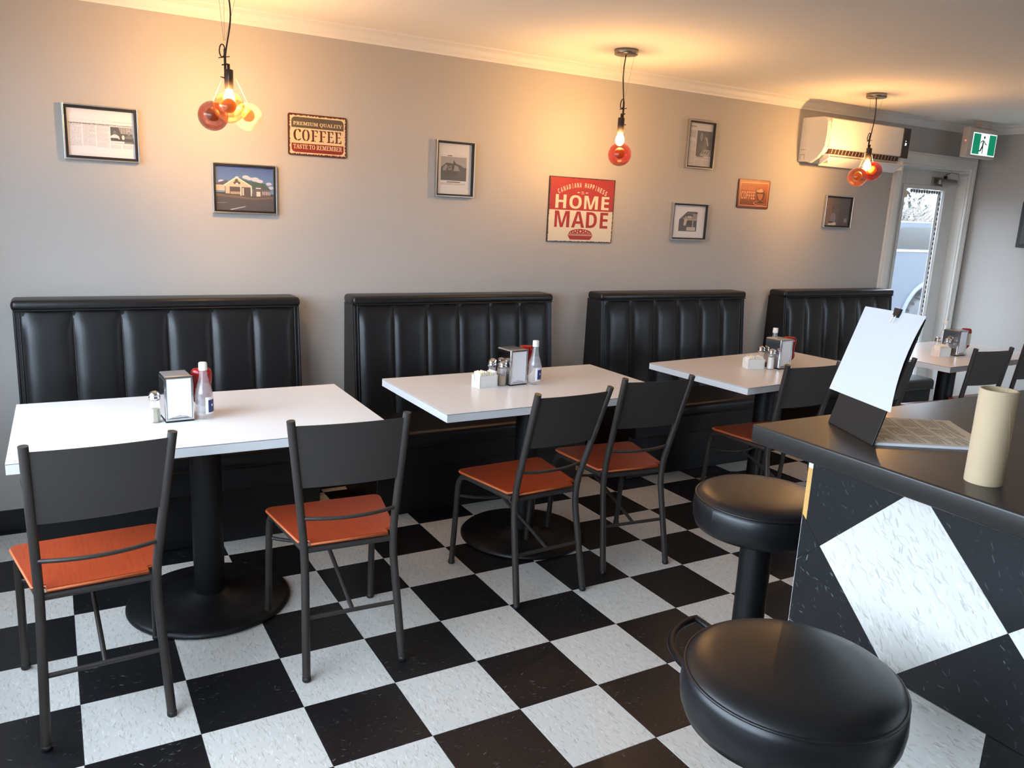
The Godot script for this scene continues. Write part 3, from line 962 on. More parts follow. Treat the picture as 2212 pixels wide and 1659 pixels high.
# ------------------------------------------------------------------ pendant lamps
func pendants() -> void:
	var red := glass(Color(0.42, 0.015, 0.01), 0.62)
	var amber := glass(Color(0.52, 0.24, 0.005), 0.5)
	var clear := glass(Color(0.95, 0.82, 0.66), 0.16)
	var amber_in := mat(c8(214, 150, 60), 0.5)
	var lamp := mat(c8(255, 214, 150), 0.4)
	lamp.emission_enabled = true; lamp.emission = Color(1.0, 0.72, 0.36); lamp.emission_energy_multiplier = 2.2
	# x, balls [dx, dy, dz, radius, material, inner], cable sway, label
	var sets := [
		[-0.832, [[-0.064, -0.080, -0.010, 0.060, red, 0], [-0.012, -0.047, 0.055, 0.0625, amber, 1], [0.075, -0.071, -0.005, 0.058, clear, 1]], 1.0, "pendant lamp over the leftmost table with red, amber and clear glass balls"],
		[1.170, [[-0.004, -0.083, 0.012, 0.062, red, 1]], -1.0, "pendant lamp over the second booth with a single red glass ball"],
		[3.205, [[-0.080, -0.083, 0.0, 0.062, amber, 1], [0.060, -0.038, 0.0, 0.062, red, 1]], 0.4, "pendant lamp before the wall air conditioner with amber and red glass balls"]]
	var by := 1.950
	for p in sets:
		var t := thing("pendant_lamp", p[3], "lamp", Vector3(p[0], CEIL, -0.14), 0.0, "pendant lamps along the booths")
		var y := by - CEIL
		var s := st(); lathe(s, [Vector2(0, -0.026), Vector2(0.058, -0.026), Vector2(0.0625, -0.022), Vector2(0.0625, 0.0), Vector2(0, 0.0)], 36); part("canopy", done(s), M.nickel, t)
		# cable with a gentle sway, tied up in a loop above the socket
		s = st()
		var sw: float = p[2]
		var pts := []
		for i in 15:
			var u := i / 14.0
			pts.append(Vector3(0.012 * sw * sin(u * PI * 1.5), lerpf(-0.024, y + 0.125, u), 0.006 * sin(u * 4.0)))
		tube(s, pts, 0.0032, 8)
		part("cable", done(s), M.cord, t)
		s = st()
		var e: Vector3 = pts[14]
		var lp := []
		for i in 13:
			var a := TAU * i / 12.0
			lp.append(e + Vector3(-0.010 + 0.011 * cos(a), 0.052 + 0.024 * sin(a), 0.004 * sin(a)))
		tube(s, lp, 0.0028, 6)
		tube(s, [e + Vector3(-0.026, 0.022, 0.004), e + Vector3(0.018, 0.032, 0.005)], 0.002, 6)
		tube(s, [e + Vector3(-0.014, -0.004, 0.005), e + Vector3(0.010, 0.003, 0.005)], 0.003, 6)
		tube(s, [e + Vector3(0, 0.06, 0.0), e + Vector3(0, -0.03, 0)], 0.005, 8)
		part("cable_loop", done(s), M.cord, t)
		s = st()
		for k in 3:
			var a := TAU * k / 3.0 + 0.5
			tube(s, [Vector3(cos(a) * 0.045, -0.026, sin(a) * 0.045), e + Vector3(cos(a) * 0.004, 0.09, sin(a) * 0.004)], 0.0007, 4)
		part("suspension_wire", done(s), M.nickel, t)
		s = st()
		lathe(s, [Vector2(0, 0.105 + y - 0.0), Vector2(0.018, 0.105 + y), Vector2(0.017, 0.040 + y), Vector2(0.014, 0.036 + y), Vector2(0, 0.036 + y)].map(func(v): return v), 24)
		s = st()
		lathe(s, [Vector2(0, y + 0.030), Vector2(0.0175, y + 0.030), Vector2(0.0178, y + 0.104), Vector2(0.015, y + 0.107), Vector2(0.006, y + 0.107), Vector2(0.006, y + 0.128), Vector2(0, y + 0.128)], 24)
		part("socket", done(s), M.socket, t)
		s = st(); tube(s, [Vector3(-0.016 * signf(sw + 0.1), y + 0.072, 0), Vector3(-0.032 * signf(sw + 0.1), y + 0.074, 0)], 0.003, 8); part("thumb_screw", done(s), M.socket, t)
		# bulb, a glowing glass with the lamp's own light inside
		s = st()
		lathe(s, [Vector2(0, y - 0.038), Vector2(0.012, y - 0.035), Vector2(0.020, y - 0.026), Vector2(0.0235, y - 0.010), Vector2(0.021, y + 0.008), Vector2(0.014, y + 0.022), Vector2(0.012, y + 0.031), Vector2(0, y + 0.031)], 24)
		part("bulb", done(s), lamp, t)
		var l := OmniLight3D.new(); l.name = "bulb_light"; l.position = Vector3(0, y - 0.008, 0)
		l.light_color = Color(1.0, 0.76, 0.47); l.light_energy = 0.038; l.light_size = 0.018
		l.omni_range = 14.0; l.omni_attenuation = 2.0; l.shadow_enabled = true
		t.add_child(l)
		for b in p[1]:
			var c := Vector3(b[0], y + b[1], b[2])
			var ball := st()
			var r: float = b[3]
			var pr := []
			for i in 17:
				var a := -PI / 2 + PI * i / 16.0
				pr.append(Vector2(maxf(0.0, r * cos(a)) if i > 0 and i < 16 else 0.0, r * sin(a) * (1.0 if i > 8 else 0.97)))
			lathe(ball, pr, 40)
			var g := part("glass_ball", done(ball), b[4], t, c)
			ball = st()
			pr = []
			for i in 11:
				var a := -PI / 2 + PI * i / 10.0
				pr.append(Vector2(maxf(0.0, r * 0.46 * cos(a)) if i > 0 and i < 10 else 0.0, r * 0.46 * sin(a)))
			lathe(ball, pr, 24, Vector3(0, r * 0.12, 0))
			part("inner_globe", done(ball), amber_in, g)
			ball = st(); tube(ball, [Vector3(0, r * 0.9, 0), Vector3(-c.x * 0.8, y + 0.1 - c.y, -c.z * 0.8)], 0.0012, 5)
			part("hanging_strap", done(ball), M.clear, g)

# ------------------------------------------------------------------ things on the walls
func air_conditioner() -> void:
	var t := thing("air_conditioner", "white wall mounted split air conditioner with dark display strip at its right end", "air conditioner", Vector3(3.15, 1.98, WZ))
	var L := 0.875
	# profile: u = distance from the wall, v = height
	var body := PackedVector2Array()
	for p in [[0.0, 0.0], [0.06, 0.0], [0.10, -0.012], [0.165, 0.025], [0.20, 0.065], [0.215, 0.10], [0.222, 0.18], [0.218, 0.262], [0.205, 0.285], [0.17, 0.295], [0.0, 0.297]]: body.append(Vector2(p[0], p[1]))
	var xf := Transform3D(Basis(Vector3(0, 0, 1), Vector3(0, 1, 0), Vector3(-1, 0, 0)), Vector3.ZERO)
	var s := st(); prism(s, body, -L + 0.0, -0.0, xf)
	part("body", done(s), M.ac, t)
	# rounded left end cover standing a little proud
	s = st()
	var cover := PackedVector2Array()
	for p in body: cover.append(Vector2(p.x * 0.985, 0.145 + (p.y - 0.145) * 0.985))
	prism(s, cover, 0.0, 0.008, xf); part("end_cover", done(s), M.ac, t)
	s = st(); prism(s, cover, -L - 0.008, -L, xf); part("end_cover", done(s), M.ac, t)
	s = st(); box(s, Vector3(0.02, 0.085, 0.2155), Vector3(L - 0.075, 0.283, 0.228), 0.006); part("front_panel", done(s), M.ac, t)
	s = st(); box(s, Vector3(L - 0.075, 0.075, 0.2155), Vector3(L + 0.004, 0.286, 0.231), 0.003)
	var dsp := part("display_strip", done(s), mat(c8(64, 58, 56), 0.35), t)
	dsp.set_meta("label", "dark grey display strip")
	var led := mat(Color.WHITE, 0.5); led.emission_enabled = true; led.emission = Color(0.9, 0.95, 1.0); led.emission_energy_multiplier = 0.12
	letters("display_digits", "20", "sans_bold", Rect2(L - 0.052, 0.165, 0.02, 0.018), 0.2313, led, dsp)
	s = st(); rbox(s, Vector3(L - 0.042, 0.195, 0.2311), Vector3(0.008, 0.006, 0.0012), 0.0005, 1); part("status_light", done(s), led, dsp)
	# outlet slot with fins and an open flap
	s = st(); box(s, Vector3(0.035, 0.052, 0.19), Vector3(L - 0.08, 0.083, 0.214)); part("outlet_slot", done(s), mat(c8(70, 42, 28), 0.6), t)
	for k in 20:
		var x := 0.06 + k * 0.036
		if absf(x - 0.42) < 0.03: continue
		s = st()
		quad(s, Vector3(x, 0.053, 0.2155), Vector3(x + 0.004, 0.053, 0.2155), Vector3(x + 0.016, 0.083, 0.2155), Vector3(x + 0.012, 0.083, 0.2155))
		part("fin", done(s), M.ac, t)
	s = st(); box(s, Vector3(0.41, 0.045, 0.19), Vector3(0.43, 0.086, 0.217), 0.002); part("slot_divider", done(s), M.ac, t)
	s = st()
	var flap := PackedVector2Array([Vector2(0.15, -0.022), Vector2(0.235, 0.030), Vector2(0.238, 0.026), Vector2(0.154, -0.028)])
	prism(s, flap, -L + 0.03, -0.02, xf); part("flap", done(s), M.ac, t)
	for x in [0.03, 0.42, L - 0.04]:
		s = st(); box(s, Vector3(x, -0.012, 0.15), Vector3(x + 0.012, 0.05, 0.225), 0.004); part("flap_arm", done(s), M.ac, t)
	s = st()
	for b in [[0.012, 0.045], [0.012, 0.078]]: box(s, Vector3(-0.0095, b[1], b[0]), Vector3(-0.008, b[1] + 0.003, 0.05))
	box(s, Vector3(-0.0095, 0.015, 0.012), Vector3(-0.008, 0.048, 0.0135)); box(s, Vector3(-0.0095, 0.015, 0.0485), Vector3(-0.008, 0.048, 0.05))
	part("clip_mark", done(s), M.nickel, t)

func exit_sign() -> void:
	var t := thing("exit_sign", "lit green and white running figure exit sign hanging from the ceiling", "exit sign", Vector3(4.89, CEIL, -0.43))
	var s := st(); rbox(s, Vector3(0, -0.165, 0), Vector3(0.385, 0.225, 0.058), 0.012, 3); part("housing", done(s), mat(c8(206, 196, 184), 0.5), t)
	s = st(); box(s, Vector3(-0.06, -0.056, -0.03), Vector3(0.08, 0.0, 0.03), 0.004); part("ceiling_mount", done(s), mat(c8(186, 176, 164), 0.5), t)
	var wm := mat(Color.WHITE, 0.5); wm.emission_enabled = true; wm.emission = Color(0.95, 1.0, 0.98); wm.emission_energy_multiplier = 0.075
	var gm := mat(c8(0, 150, 115), 0.5); gm.emission_enabled = true; gm.emission = Color(0.0, 0.62, 0.45); gm.emission_energy_multiplier = 0.035
	s = st(); box(s, Vector3(-0.138, -0.256, 0.029), Vector3(0.176, -0.090, 0.0305)); part("lit_face", done(s), wm, t)
	for k in 2:
		s = st()
		var x0 := -0.130 if k == 0 else 0.078
		box(s, Vector3(x0, -0.249, 0.0305), Vector3(x0 + 0.092, -0.097, 0.0312)); part("green_panel", done(s), gm, t)
	# running figure in the lit doorway
	var sil := mat(c8(20, 96, 84), 0.5)
	s = st()
	for q in [[-0.004, -0.136, 0.010, -0.150, 0.010, -0.196, -0.008, -0.190], [0.010, -0.150, 0.030, -0.170, 0.056, -0.174, 0.058, -0.169, 0.034, -0.163, 0.012, -0.140], [-0.002, -0.140, -0.028, -0.150, -0.034, -0.166, -0.030, -0.168, -0.022, -0.156, -0.002, -0.147], [-0.010, -0.186, 0.008, -0.190, -0.014, -0.224, -0.052, -0.230, -0.054, -0.222, -0.026, -0.216], [0.000, -0.186, 0.010, -0.190, 0.014, -0.214, 0.010, -0.244, 0.002, -0.244, 0.005, -0.214]]:
		var p := PackedVector2Array()
		for i in range(0, q.size(), 2): p.append(Vector2(q[i], q[i + 1]))
		prism(s, p, 0.0305, 0.0313)
	var hd := PackedVector2Array()
	for i in 14: hd.append(Vector2(0.012 + 0.011 * cos(TAU * i / 14), -0.120 + 0.011 * sin(TAU * i / 14)))
	prism(s, hd, 0.0305, 0.0313)
	part("running_figure", done(s), sil, t)
	var rl := mat(c8(255, 90, 80), 0.4); rl.emission_enabled = true; rl.emission = Color(1.0, 0.35, 0.3); rl.emission_energy_multiplier = 0.15
	s = st(); rbox(s, Vector3(-0.1925, -0.155, 0.006), Vector3(0.004, 0.012, 0.012), 0.0018, 2); part("charge_light", done(s), rl, t)

func framed(called: String, label: String, category: String, x0: float, y0: float, x1: float, y1: float, rim: float, im: Image, mount := 0.0) -> Node3D:
	var w := x1 - x0
	var h := y1 - y0
	var t := thing(called, label, category, Vector3((x0 + x1) / 2, (y0 + y1) / 2, WZ), 0.0)
	var hx := w / 2
	var hy := h / 2
	var f := 0.006
	var d := 0.024
	var s := st()
	for b in [[-hx, -hy, -hx + f, hy], [hx - f, -hy, hx, hy], [-hx + f, -hy, hx - f, -hy + f], [-hx + f, hy - f, hx - f, hy]]: box(s, Vector3(b[0], b[1], 0.001), Vector3(b[2], b[3], d), 0.0012)
	part("frame", done(s), M.silver, t)
	s = st()
	var i0 := f
	var i1 := f + rim
	for b in [[-hx + i0, -hy + i0, -hx + i1, hy - i0], [hx - i1, -hy + i0, hx - i0, hy - i0], [-hx + i1, -hy + i0, hx - i1, -hy + i1], [-hx + i1, hy - i1, hx - i1, hy - i0]]: box(s, Vector3(b[0], b[1], 0.002), Vector3(b[2], b[3], d - 0.005), 0.0012)
	part("inner_frame", done(s), M.black, t)
	part("print", textured_rect(-hx + i1, -hy + i1, hx - i1, hy - i1, 0.006), image_mat(im), t)
	s = st(); box(s, Vector3(-hx + i1, -hy + i1, 0.010), Vector3(hx - i1, hy - i1, 0.0115)); part("glass", done(s), M.pane, t)
	return t

func tin_sign(called: String, label: String, x0: float, y0: float, x1: float, y1: float, r: float, im: Image, edge: Color) -> Node3D:
	var hx := (x1 - x0) / 2
	var hy := (y1 - y0) / 2
	var t := thing(called, label, "sign", Vector3((x0 + x1) / 2, (y0 + y1) / 2, WZ))
	var s := st(); prism(s, rrect(-hx, -hy, hx, hy, r), 0.001, 0.008); part("plate", done(s), mat(edge, 0.55), t)
	# printed face, cut to the plate's outline
	s = st()
	var poly := rrect(-hx + 0.0006, -hy + 0.0006, hx - 0.0006, hy - 0.0006, r)
	var idx := Geometry2D.triangulate_polygon(poly)
	for k in range(0, idx.size(), 3):
		var q := [poly[idx[k]], poly[idx[k + 1]], poly[idx[k + 2]]]
		if (q[1] - q[0]).cross(q[2] - q[0]) < 0: q = [q[0], q[2], q[1]]
		for v in [q[0], q[2], q[1]]:
			s.set_uv(Vector2((v.x + hx) / (2 * hx), 1.0 - (v.y + hy) / (2 * hy))); s.add_vertex(Vector3(v.x, v.y, 0.0084))
	part("printed_face", done(s), image_mat(im, 0.42), t)
	return t

func worn_border(im: Image, w: float, base: Color, wear: Color, sd: int) -> void:   # uneven rusty edge
	var n := FastNoiseLite.new(); n.seed = sd; n.frequency = 0.045
	var W := im.get_width()
	var H := im.get_height()
	for y in H:
		for x in W:
			var d := minf(minf(x, W - 1 - x), minf(y, H - 1 - y)) / float(H)
			if d > w * 2.2: continue
			var e := w * (1.0 + 0.8 * n.get_noise_2d(x, y))
			if d < e: im.set_pixel(x, y, base.lerp(wear, clampf(0.5 + n.get_noise_2d(x * 2.0, y * 2.0 + 99.0), 0, 1)))

func person_grey(im: Image, x: float, y: float, k: float, skin: Color, shirt: Color, hair: Color) -> void:
	fp(im, [x - 0.10 * k, y + 0.34 * k, x - 0.085 * k, y + 0.16 * k, x - 0.03 * k, y + 0.11 * k, x + 0.03 * k, y + 0.11 * k, x + 0.085 * k, y + 0.16 * k, x + 0.10 * k, y + 0.34 * k], shirt)
	fe(im, x, y + 0.02 * k, 0.043 * k, 0.06 * k, hair)
	fe(im, x, y + 0.045 * k, 0.036 * k, 0.055 * k, skin)

func wall_pictures() -> void:
	var grey := func(v: float) -> Color: return Color(v, v * 0.985, v * 0.98)
	# 1 newspaper article with a photograph of two diners
	var im := Image.create(640, 512, false, Image.FORMAT_RGB8); im.fill(grey.call(0.93))
	fr(im, 0.02, 0.235, 0.98, 0.238, grey.call(0.75)); fr(im, 0.68, 0.228, 0.97, 0.232, grey.call(0.4))
	for k in 3: text_block(im, 0.02 + k * 0.205, 0.30, 0.205 + k * 0.205, 0.80 - 0.02 * (k % 2), 44, grey.call(0.5), 40 + k)
	text_block(im, 0.635, 0.655, 0.97, 0.70, 4, grey.call(0.5), 44); text_block(im, 0.635, 0.715, 0.79, 0.80, 8, grey.call(0.5), 45); text_block(im, 0.82, 0.715, 0.97, 0.80, 8, grey.call(0.5), 46)
	fr(im, 0.635, 0.335, 0.97, 0.635, grey.call(0.30))
	fp(im, [0.76, 0.34, 0.97, 0.34, 0.97, 0.47, 0.79, 0.47], grey.call(0.66))
	for k in 5: fr(im, 0.78 + k * 0.04, 0.345, 0.79 + k * 0.04, 0.465, grey.call(0.5))
	person_grey(im, 0.70, 0.41, 0.75, grey.call(0.42), grey.call(0.9), grey.call(0.15)); person_grey(im, 0.915, 0.42, 0.75, grey.call(0.55), grey.call(0.45), grey.call(0.75))
	fr(im, 0.635, 0.57, 0.97, 0.635, grey.call(0.22)); fe(im, 0.825, 0.55, 0.022, 0.05, grey.call(0.9)); fe(im, 0.76, 0.575, 0.012, 0.02, grey.call(0.85))
	grain(im, 0.05, 1)
	var t := framed("framed_article", "silver and black framed newspaper article, leftmost on the wall", "picture", -1.430, 1.678, -1.132, 1.911, 0.011, im)
	letters("headline", "Capricorn Restaurant Offers Home-Style Food at a Good Price", "serif_bold", Rect2(-0.128, 0.034, 0.252, 0.0085), 0.0064, M.black, t)
	# 2 colour photograph of a restaurant building
	im = Image.create(512, 400, false, Image.FORMAT_RGB8)
	for y in 240: im.fill_rect(Rect2i(0, y, 512, 1), c8(52, 92, 160).lerp(c8(96, 142, 184), y / 240.0))
	for q in [[0.52, 0.23, 0.06], [0.58, 0.26, 0.05], [0.68, 0.27, 0.07], [0.76, 0.31, 0.06], [0.92, 0.36, 0.05], [0.10, 0.35, 0.05], [0.96, 0.45, 0.05], [0.37, 0.24, 0.03]]: fe(im, q[0], q[1], q[2], q[2] * 0.7, c8(196, 200, 212))
	fr(im, 0, 0.64, 1, 1, c8(66, 54, 58))
	fp(im, [0.0, 0.52, 0.0, 0.62, 0.35, 0.66, 0.62, 0.70, 1.0, 0.66, 1.0, 0.70, 0.62, 0.745, 0.0, 0.68], c8(110, 84, 62))
	fp(im, [0.0, 0.40, 0.2, 0.31, 0.24, 0.42, 0.0, 0.44], c8(70, 70, 84)); fr(im, 0.0, 0.43, 0.22, 0.56, c8(204, 186, 164))
	fp(im, [0.35, 0.23, 0.55, 0.31, 0.85, 0.36, 0.95, 0.50, 0.60, 0.50], c8(40, 76, 66))
	fp(im, [0.36, 0.24, 0.14, 0.43, 0.60, 0.43], c8(214, 190, 160)); fp(im, [0.36, 0.225, 0.37, 0.24, 0.16, 0.44, 0.13, 0.435], c8(232, 226, 214)); fp(im, [0.36, 0.225, 0.36, 0.25, 0.60, 0.445, 0.63, 0.435], c8(232, 226, 214))
	fr(im, 0.16, 0.43, 0.62, 0.46, c8(206, 190, 166)); fr(im, 0.16, 0.46, 0.62, 0.66, c8(72, 56, 50)); fr(im, 0.17, 0.46, 0.24, 0.62, c8(200, 182, 150)); fr(im, 0.25, 0.57, 0.42, 0.63, c8(176, 150, 118))
	for x in [0.42, 0.60]: fr(im, x, 0.45, x + 0.022, 0.66, c8(232, 224, 206))
	fr(im, 0.455, 0.48, 0.48, 0.65, c8(226, 210, 186)); fr(im, 0.63, 0.50, 0.95, 0.66, c8(92, 78, 84)); fr(im, 0.69, 0.46, 0.78, 0.485, c8(220, 216, 210)); fr(im, 0.70, 0.55, 0.77, 0.66, c8(224, 214, 196))
	for k in 5: fr(im, 0.805 + k * 0.03, 0.54, 0.82 + k * 0.03, 0.62, c8(206, 196, 190))
	fe(im, 0.36, 0.33, 0.03, 0.05, c8(70, 70, 58)); fe(im, 0.33, 0.37, 0.025, 0.03, c8(70, 70, 58)); fe(im, 0.40, 0.37, 0.025, 0.03, c8(70, 70, 58)); fe(im, 0.365, 0.385, 0.022, 0.018, c8(226, 222, 214))
	fp(im, [0.23, 0.985, 0.50, 0.90, 0.51, 0.91, 0.27, 0.995], c8(206, 200, 204)); fp(im, [0.02, 0.84, 0.19, 0.82, 0.19, 0.828, 0.02, 0.85], c8(150, 140, 146))
	grain(im, 0.035, 2)
	framed("framed_photo", "silver framed colour photo of a restaurant building, below the leftmost lamp", "picture", -0.824, 1.472, -0.522, 1.707, 0.009, im)
	# 3 black and white photograph with caption
	im = Image.create(384, 512, false, Image.FORMAT_RGB8); im.fill(grey.call(0.86))
	fr(im, 0.09, 0.23, 0.86, 0.232, grey.call(0.6)); fr(im, 0.29, 0.235, 0.43, 0.25, grey.call(0.35))
	fr(im, 0.10, 0.26, 0.86, 0.73, grey.call(0.62)); fr(im, 0.10, 0.52, 0.86, 0.73, grey.call(0.30))
	fp(im, [0.10, 0.48, 0.26, 0.38, 0.42, 0.39, 0.50, 0.40, 0.50, 0.62, 0.10, 0.66], grey.call(0.28)); fp(im, [0.47, 0.32, 0.60, 0.44, 0.70, 0.56, 0.50, 0.62, 0.44, 0.50], grey.call(0.25))
	fp(im, [0.55, 0.39, 0.68, 0.42, 0.76, 0.46, 0.86, 0.46, 0.86, 0.66, 0.6, 0.64], grey.call(0.32)); fp(im, [0.47, 0.54, 0.51, 0.42, 0.60, 0.44, 0.66, 0.53], grey.call(0.58)); fp(im, [0.16, 0.48, 0.26, 0.41, 0.30, 0.46, 0.24, 0.54, 0.16, 0.54], grey.call(0.52))
	fp(im, [0.31, 0.45, 0.42, 0.43, 0.42, 0.52, 0.31, 0.53], grey.call(0.48)); fe(im, 0.36, 0.475, 0.02, 0.016, grey.call(0.15))
	text_block(im, 0.10, 0.66, 0.86, 0.73, 12, grey.call(0.2), 51)
	fr(im, 0.28, 0.752, 0.68, 0.768, grey.call(0.22)); text_block(im, 0.10, 0.78, 0.84, 0.825, 4, grey.call(0.25), 52)
	fr(im, 0.88, 0.90, 0.97, 0.97, c8(236, 232, 214))
	grain(im, 0.09, 3)
	framed("framed_photo", "tall silver framed black and white photo with white margin, above the second booth", "picture", 0.328, 1.605, 0.562, 1.903, 0.009, im)
	# 4 tall clipping
	im = Image.create(320, 512, false, Image.FORMAT_RGB8); im.fill(grey.call(0.80))
	fr(im, 0.02, 0.07, 0.3, 0.09, grey.call(0.45)); fr(im, 0.02, 0.10, 0.98, 0.103, grey.call(0.6))
	fr(im, 0.35, 0.17, 0.98, 0.76, grey.call(0.26)); text_block(im, 0.03, 0.18, 0.30, 0.36, 6, grey.call(0.35), 61); text_block(im, 0.03, 0.42, 0.31, 0.98, 34, grey.call(0.5), 62)
	text_block(im, 0.34, 0.79, 0.96, 0.83, 3, grey.call(0.4), 63); text_block(im, 0.34, 0.85, 0.62, 0.98, 9, grey.call(0.5), 64); text_block(im, 0.66, 0.85, 0.96, 0.98, 9, grey.call(0.5), 65)
	person_grey(im, 0.54, 0.27, 1.5, grey.call(0.5), grey.call(0.34), grey.call(0.55)); person_grey(im, 0.70, 0.29, 1.0, grey.call(0.48), grey.call(0.4), grey.call(0.2))
	fp(im, [0.72, 0.31, 0.78, 0.32, 0.86, 0.50, 0.82, 0.52], grey.call(0.72)); fp(im, [0.52, 0.72, 0.68, 0.60, 0.96, 0.60, 0.96, 0.76, 0.56, 0.76], grey.call(0.64))
	for k in 3: fp(im, [0.60 + k * 0.1, 0.70, 0.66 + k * 0.1, 0.63, 0.69 + k * 0.1, 0.64, 0.63 + k * 0.1, 0.71], grey.call(0.3))
	grain(im, 0.06, 4)
	framed("framed_article", "tall narrow silver framed newspaper clipping, high on the wall right of the middle lamp", "picture", 2.087, 1.870, 2.321, 2.169, 0.010, im)
	# 5 small photo in a wide mount
	im = Image.create(480, 400, false, Image.FORMAT_RGB8); im.fill(grey.call(0.90))
	var sep := func(v: float) -> Color: return Color(v, v * 0.90, v * 0.82)
	fp(im, [0.20, 0.44, 0.44, 0.19, 0.76, 0.19, 0.76, 0.80, 0.20, 0.80], sep.call(0.24))
	fp(im, [0.46, 0.22, 0.76, 0.26, 0.76, 0.44, 0.44, 0.48, 0.34, 0.40], sep.call(0.58)); fe(im, 0.52, 0.31, 0.11, 0.07, sep.call(0.28)); fe(im, 0.52, 0.36, 0.08, 0.04, sep.call(0.78))
	fp(im, [0.30, 0.36, 0.36, 0.44, 0.34, 0.62, 0.42, 0.62, 0.45, 0.44, 0.40, 0.34, 0.40, 0.44], sep.call(0.82)); fr(im, 0.62, 0.46, 0.645, 0.68, sep.call(0.8)); fr(im, 0.46, 0.46, 0.61, 0.62, sep.call(0.16)); fr(im, 0.45, 0.42, 0.76, 0.46, sep.call(0.70))
	fr(im, 0.45, 0.67, 0.72, 0.775, sep.call(0.84)); text_block(im, 0.48, 0.69, 0.69, 0.76, 3, sep.call(0.5), 71)
	grain(im, 0.04, 5)
	framed("framed_photo", "nearly square silver framed photo with wide white mount, right of the pie sign", "picture", 2.014, 1.409, 2.321, 1.648, 0.009, im)
	# 6 dim colour photo of a cook
	im = Image.create(400, 320, false, Image.FORMAT_RGB8)
	for x in 400: im.fill_rect(Rect2i(x, 0, 1, 320), c8(150, 108, 78).lerp(c8(58, 46, 38), clampf(x / 300.0, 0, 1)))
	fr(im, 0.0, 0.25, 0.13, 0.44, c8(70, 48, 36)); fr(im, 0.012, 0.265, 0.118, 0.425, c8(170, 128, 96)); fp(im, [0.25, 0.26, 0.47, 0.31, 0.47, 0.33, 0.25, 0.28], c8(80, 54, 38))
	fp(im, [0.22, 0.85, 0.24, 0.62, 0.32, 0.55, 0.42, 0.56, 0.46, 0.66, 0.45, 0.92], c8(132, 118, 126)); fe(im, 0.33, 0.40, 0.055, 0.095, c8(44, 28, 24)); fe(im, 0.345, 0.425, 0.038, 0.075, c8(112, 76, 64)); fp(im, [0.33, 0.50, 0.38, 0.50, 0.36, 0.58], c8(90, 44, 34))
	fp(im, [0.62, 0.30, 1.0, 0.32, 1.0, 1.0, 0.56, 1.0], c8(62, 40, 32)); fe(im, 0.87, 0.80, 0.07, 0.08, c8(140, 128, 118)); fr(im, 0.20, 0.84, 0.36, 0.90, c8(26, 22, 20)); fr(im, 0.21, 0.80, 0.35, 0.84, c8(120, 116, 110)); fp(im, [0.18, 0.93, 0.49, 0.88, 0.50, 0.985, 0.18, 0.985], c8(226, 214, 178))
	grain(im, 0.04, 6)
	framed("framed_photo", "small silver framed dim brown photo of a person, under the air conditioner", "picture", 3.466, 1.532, 3.768, 1.765, 0.009, im)
	signs()
	# black frame at the right edge
	t = thing("wall_frame", "plain black frame on the end wall, cut by the right edge", "picture", Vector3(XR, 1.62, -0.02))
	var s := st(); box(s, Vector3(-0.025, -0.175, -0.205), Vector3(-0.001, 0.185, 0.35), 0.003); part("frame", done(s), M.black, t)
	s = st(); box(s, Vector3(-0.0265, -0.145, -0.175), Vector3(-0.025, 0.155, 0.32)); part("print", done(s), mat(c8(60, 54, 50), 0.4), t)

